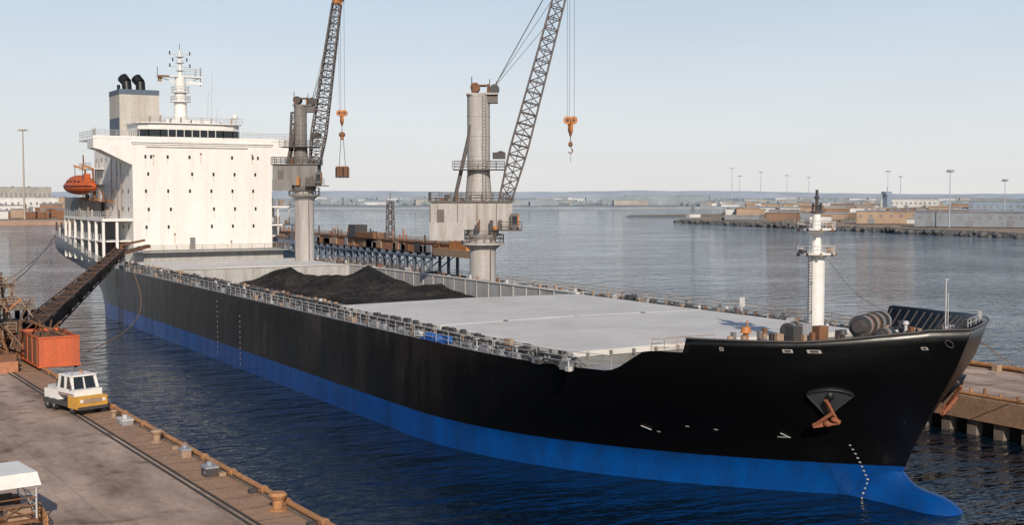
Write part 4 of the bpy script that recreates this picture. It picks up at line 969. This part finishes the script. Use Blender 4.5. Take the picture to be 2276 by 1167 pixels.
def bld(name,x,y,w,d_,hh,mt,z=2.4,rot=None,win_=True,roof='bld_roof'):
    M=Matrix.Translation((x,y,z))@Matrix.Rotation(math.radians(-30 if rot is None else rot),4,'Z')
    o=B(name,M); o.box(-w/2,w/2,-d_/2,d_/2,0,hh,mt); o.box(-w/2-.3,w/2+.3,-d_/2-.3,d_/2+.3,hh,hh+.5,roof)
    if win_:
        n=int(w/5)
        for i in range(n):
            xx=-w/2+2.5+i*w/max(1,n); o.box(xx-.8,xx+.8,-d_/2-.08,-d_/2-.001,hh*.55,hh*.75,'bld_roof')
            if i%4==1: o.box(xx-1.8,xx+1.8,-d_/2-.1,-d_/2-.002,0,hh*.45,'bld_roof')
        for i in range(3): o.box(-w/3+i*w/4,-w/3+i*w/4+2,-2,1,hh+.5,hh+1.6,'bld_roof')
    return o.make()
def gp(u,dist):
    a=math.radians(30.1+u); return (-61+dist*math.sin(a),dist*math.cos(a))
def B_(name,u,dist,w,hh,mt,d_=18,z=2.4,win_=True,roof='bld_roof',rot=None):
    x,y=gp(u,dist); return bld(name,x,y,w,d_,hh,mt,z,rot=rot if rot is not None else -(30.1+u)+random.uniform(-12,8),win_=win_,roof=roof)
ang=lambda px: math.degrees(math.atan((px-1138)/2757))
B_('warehouse',ang(2190),700,70,7.5,'bld_grey',rot=-52); B_('warehouse',ang(1958),760,28,7,'bld_tan',rot=-45); B_('warehouse',ang(2020),800,22,6.5,'bld_tan',rot=-45)
B_('warehouse',ang(2022),1450,60,11,'bld_white',roof='bld_white'); B_('warehouse',ang(2240),1100,60,11,'bld_blue'); B_('storage_building',ang(1690),1150,28,5,'bld_white'); B_('storage_building',ang(1900),1250,36,5,'bld_tan')
B_('storage_building',ang(2120),1000,40,5,'bld_brown'); B_('storage_building',ang(1760),980,20,4,'bld_grey'); B_('office_building',ang(1840),1500,40,6,'bld_white')
for i in range(130):
    px=random.uniform(1560,2276); dd=random.uniform(760,1900) if px>1640 else random.uniform(1500,2100)
    B_('storage_building',ang(px),dd,random.uniform(8,30),random.uniform(2.5,6.5),random.choice(['bld_tan','bld_tan','bld_white','bld_grey','bld_brown','bld_brown','far_tan','far_grey']),d_=12,win_=False,roof=random.choice(['bld_roof','far_grey','far_tan','bld_brown']))
for i in range(110):
    px=random.uniform(700,2276); dd=random.uniform(1720,3200)
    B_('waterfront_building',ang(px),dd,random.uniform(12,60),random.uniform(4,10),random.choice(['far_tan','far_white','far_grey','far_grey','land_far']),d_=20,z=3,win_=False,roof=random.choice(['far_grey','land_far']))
B_('waterfront_building',ang(1480),1900,130,14,'far_grey',z=3,win_=False,roof='far_grey')
B_('warehouse',ang(60),1150,50,13,'bld_white',z=3,roof='bld_white'); B_('warehouse',ang(10),1000,30,8,'bld_white',z=3); B_('office_building',ang(40),1500,70,24,'far_tan',z=3); B_('storage_building',ang(115),1000,16,9,'bld_brown',z=3); B_('warehouse',ang(150),1300,40,13,'bld_tan',z=3)
for i in range(26): B_('storage_building',ang(random.uniform(-20,200)),random.uniform(880,1100),random.uniform(6,20),random.uniform(2.5,6),random.choice(['bld_tan','bld_white','bld_brown','rust_brown']),z=3,win_=False,d_=8)
def scrub(name,pts,mt='tree_far'):
    o=B(name)
    for (x,y,z,s) in pts:
        for k in range(5):
            o.ell((x+random.uniform(-s,s)*1.5,y+random.uniform(-s,s),z+s*.3*random.random()),(s*random.uniform(.5,1),s*random.uniform(.5,1),s*random.uniform(.35,.75)),mt,nu=6,nv=4)
    for i,v in enumerate(o.v): o.v[i]=v+V((random.uniform(-.4,.4),random.uniform(-.4,.4),random.uniform(-.4,.4)))
    o.make()
P=[]
for i in range(170):
    px=random.uniform(1600,2276); x,y=gp(ang(px),random.uniform(760,1500)); P.append((x,y,2.0,random.uniform(1.2,2.8)))
scrub('distant_trees',P)
P=[]
for i in range(260):
    px=random.uniform(640,2276); x,y=gp(ang(px),random.uniform(1800,3300)); P.append((x,y,3,random.uniform(4,9)))
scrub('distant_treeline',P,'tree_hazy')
rk=B('shore_rocks'); edge=[(470,690),(430,500),(412,361),(395,230)]
for a,b in zip(edge,edge[1:]):
    a=V((*a,0));b=V((*b,0)); n=int((b-a).length/2.2)
    for i in range(n):
        p=a.lerp(b,i/n); s=random.uniform(.8,2.0); rk.ell((p.x+random.uniform(-3,4),p.y,random.uniform(.0,1.8)),(s*1.3,s,s*.8),'rock_dark',nu=5,nv=3)
rk.make()
def hmast(u,dist,hh,mt='far_steel',z=2.4,r=.35):
    x,y=gp(u,dist); o=B('high_mast_light'); o.cyl((x,y,z),(x,y,z+hh),r,mt,r1=r*.5,n=8)
    o.cyl((x,y,z+hh),(x,y,z+hh+.5),r*3,mt,n=10); t=V((math.cos(math.radians(30+u)),-math.sin(math.radians(30+u)),0))
    o.beam(V((x,y,z+hh+.6))-t*hh*.05,V((x,y,z+hh+.6))+t*hh*.05,.5,.5,mt)
    for k in(-.05,-.025,.025,.05): o.beam(V((x,y,z+hh+.6))+t*hh*k,V((x,y,z+hh-.6))+t*hh*k,.9,.5,mt)
    o.make()
mat('mast_tan',(.42,.36,.30),.6)
hmast(ang(55),870,58,'mast_tan',3,.7); hmast(ang(2110),680,29,'far_steel'); hmast(ang(2232),760,25,'far_steel'); hmast(ang(1972),1300,40,'far_steel',r=.4); hmast(ang(1643),1600,40,'far_steel',r=.4); hmast(ang(1748),1700,42,'far_steel',r=.4); hmast(ang(1690),1900,50,'far_steel',r=.6); hmast(ang(1626),2100,60,'far_steel',r=.7); hmast(ang(1797),1900,42,'far_steel',r=.6); hmast(ang(2000),1700,40,'far_steel',r=.6)
x,y=gp(ang(1971),1250); o=B('harbour_tower'); o.box(x-3,x+3,y-3,y+3,2.4,19,'bld_blue'); o.box(x-5,x+3,y-3,y+3,19.01,22,'bld_blue'); o.cyl((x,y,22),(x,y,27),.4,'far_steel'); o.make()
x,y=gp(ang(1540),1000); o=B('navigation_beacon'); o.lattice((x,y,1.5),(x,y,12),3,1,(1,0,0),5,.3,'bld_grey',rb=.2); o.box(x-5,x+6,y-2,y+2,1,3.5,'bld_white'); o.make()
# ------------------------------------------------------------------ world / sun
sd=V((-.30,-.85,.50)).normalized(); el=math.asin(sd.z); rot=math.atan2(sd.x,sd.y)
W=D.worlds.new('World'); scene.world=W; W.use_nodes=True; nt=W.node_tree; N=nt.nodes; L=nt.links
bg=N['Background']; bg.inputs['Strength'].default_value=.1
sky=N.new('ShaderNodeTexSky'); sky.sky_type='NISHITA'; sky.sun_disc=False; sky.sun_elevation=el; sky.sun_rotation=rot; sky.air_density=1.0; sky.dust_density=1.5; sky.ozone_density=1.5; sky.altitude=0
tc=N.new('ShaderNodeTexCoord'); sp=N.new('ShaderNodeSeparateXYZ'); L.new(tc.outputs['Generated'],sp.inputs[0])
cr=N.new('ShaderNodeValToRGB'); e=cr.color_ramp.elements; e[0].position=0; e[0].color=(8.3,8.2,8.15,1); e[1].position=.15; e[1].color=(6.0,7.1,8.2,1)
for p_,c_ in((.07,(7.6,8.0,8.4,1)),(.25,(2.7,3.9,5.4,1)),(.5,(1.1,1.8,3.1,1)),(1,(.9,1.5,2.8,1))):
    x=e.new(p_); x.color=c_
L.new(sp.outputs['Z'],cr.inputs[0])
mx=N.new('ShaderNodeMix'); mx.data_type='RGBA'; mx.inputs['Factor'].default_value=.88; L.new(sky.outputs[0],mx.inputs['A']); L.new(cr.outputs[0],mx.inputs['B'])
mpn=N.new('ShaderNodeMapping'); mpn.inputs['Scale'].default_value=(1.5,1.5,6); L.new(tc.outputs['Generated'],mpn.inputs[0])
cn=N.new('ShaderNodeTexNoise'); cn.inputs['Scale'].default_value=1.6; cn.inputs['Detail'].default_value=5; L.new(mpn.outputs[0],cn.inputs['Vector'])
cm=N.new('ShaderNodeMapRange'); cm.inputs['From Min'].default_value=.3; cm.inputs['From Max'].default_value=.7; cm.inputs['To Min'].default_value=.96; cm.inputs['To Max'].default_value=1.04; L.new(cn.outputs['Fac'],cm.inputs['Value'])
mc=N.new('ShaderNodeMix'); mc.data_type='RGBA'; mc.blend_type='MULTIPLY'; mc.inputs['Factor'].default_value=1; L.new(mx.outputs['Result'],mc.inputs['A']); L.new(cm.outputs[0],mc.inputs['B'])
L.new(mc.outputs['Result'],bg.inputs['Color'])
sl_=D.lights.new('sun','SUN'); sl_.energy=4.2; sl_.angle=math.radians(.6); sl_.color=(1,.885,.75); so=D.objects.new('sun',sl_); scene.collection.objects.link(so); so.rotation_euler=sd.to_track_quat('Z','Y').to_euler()
cam=D.cameras.new('camera'); cam.lens=43.6; cam.sensor_width=36; cam.sensor_fit='HORIZONTAL'; cam.clip_end=30000; cam.clip_start=.5
cobj=D.objects.new('camera',cam); scene.collection.objects.link(cobj); cobj.location=(-61,0,19.6); cobj.rotation_euler=(math.radians(90-3.16),0,math.radians(-30.1)); scene.camera=cobj
scene.view_settings.view_transform='Standard'; scene.view_settings.look='None'; scene.view_settings.exposure=0
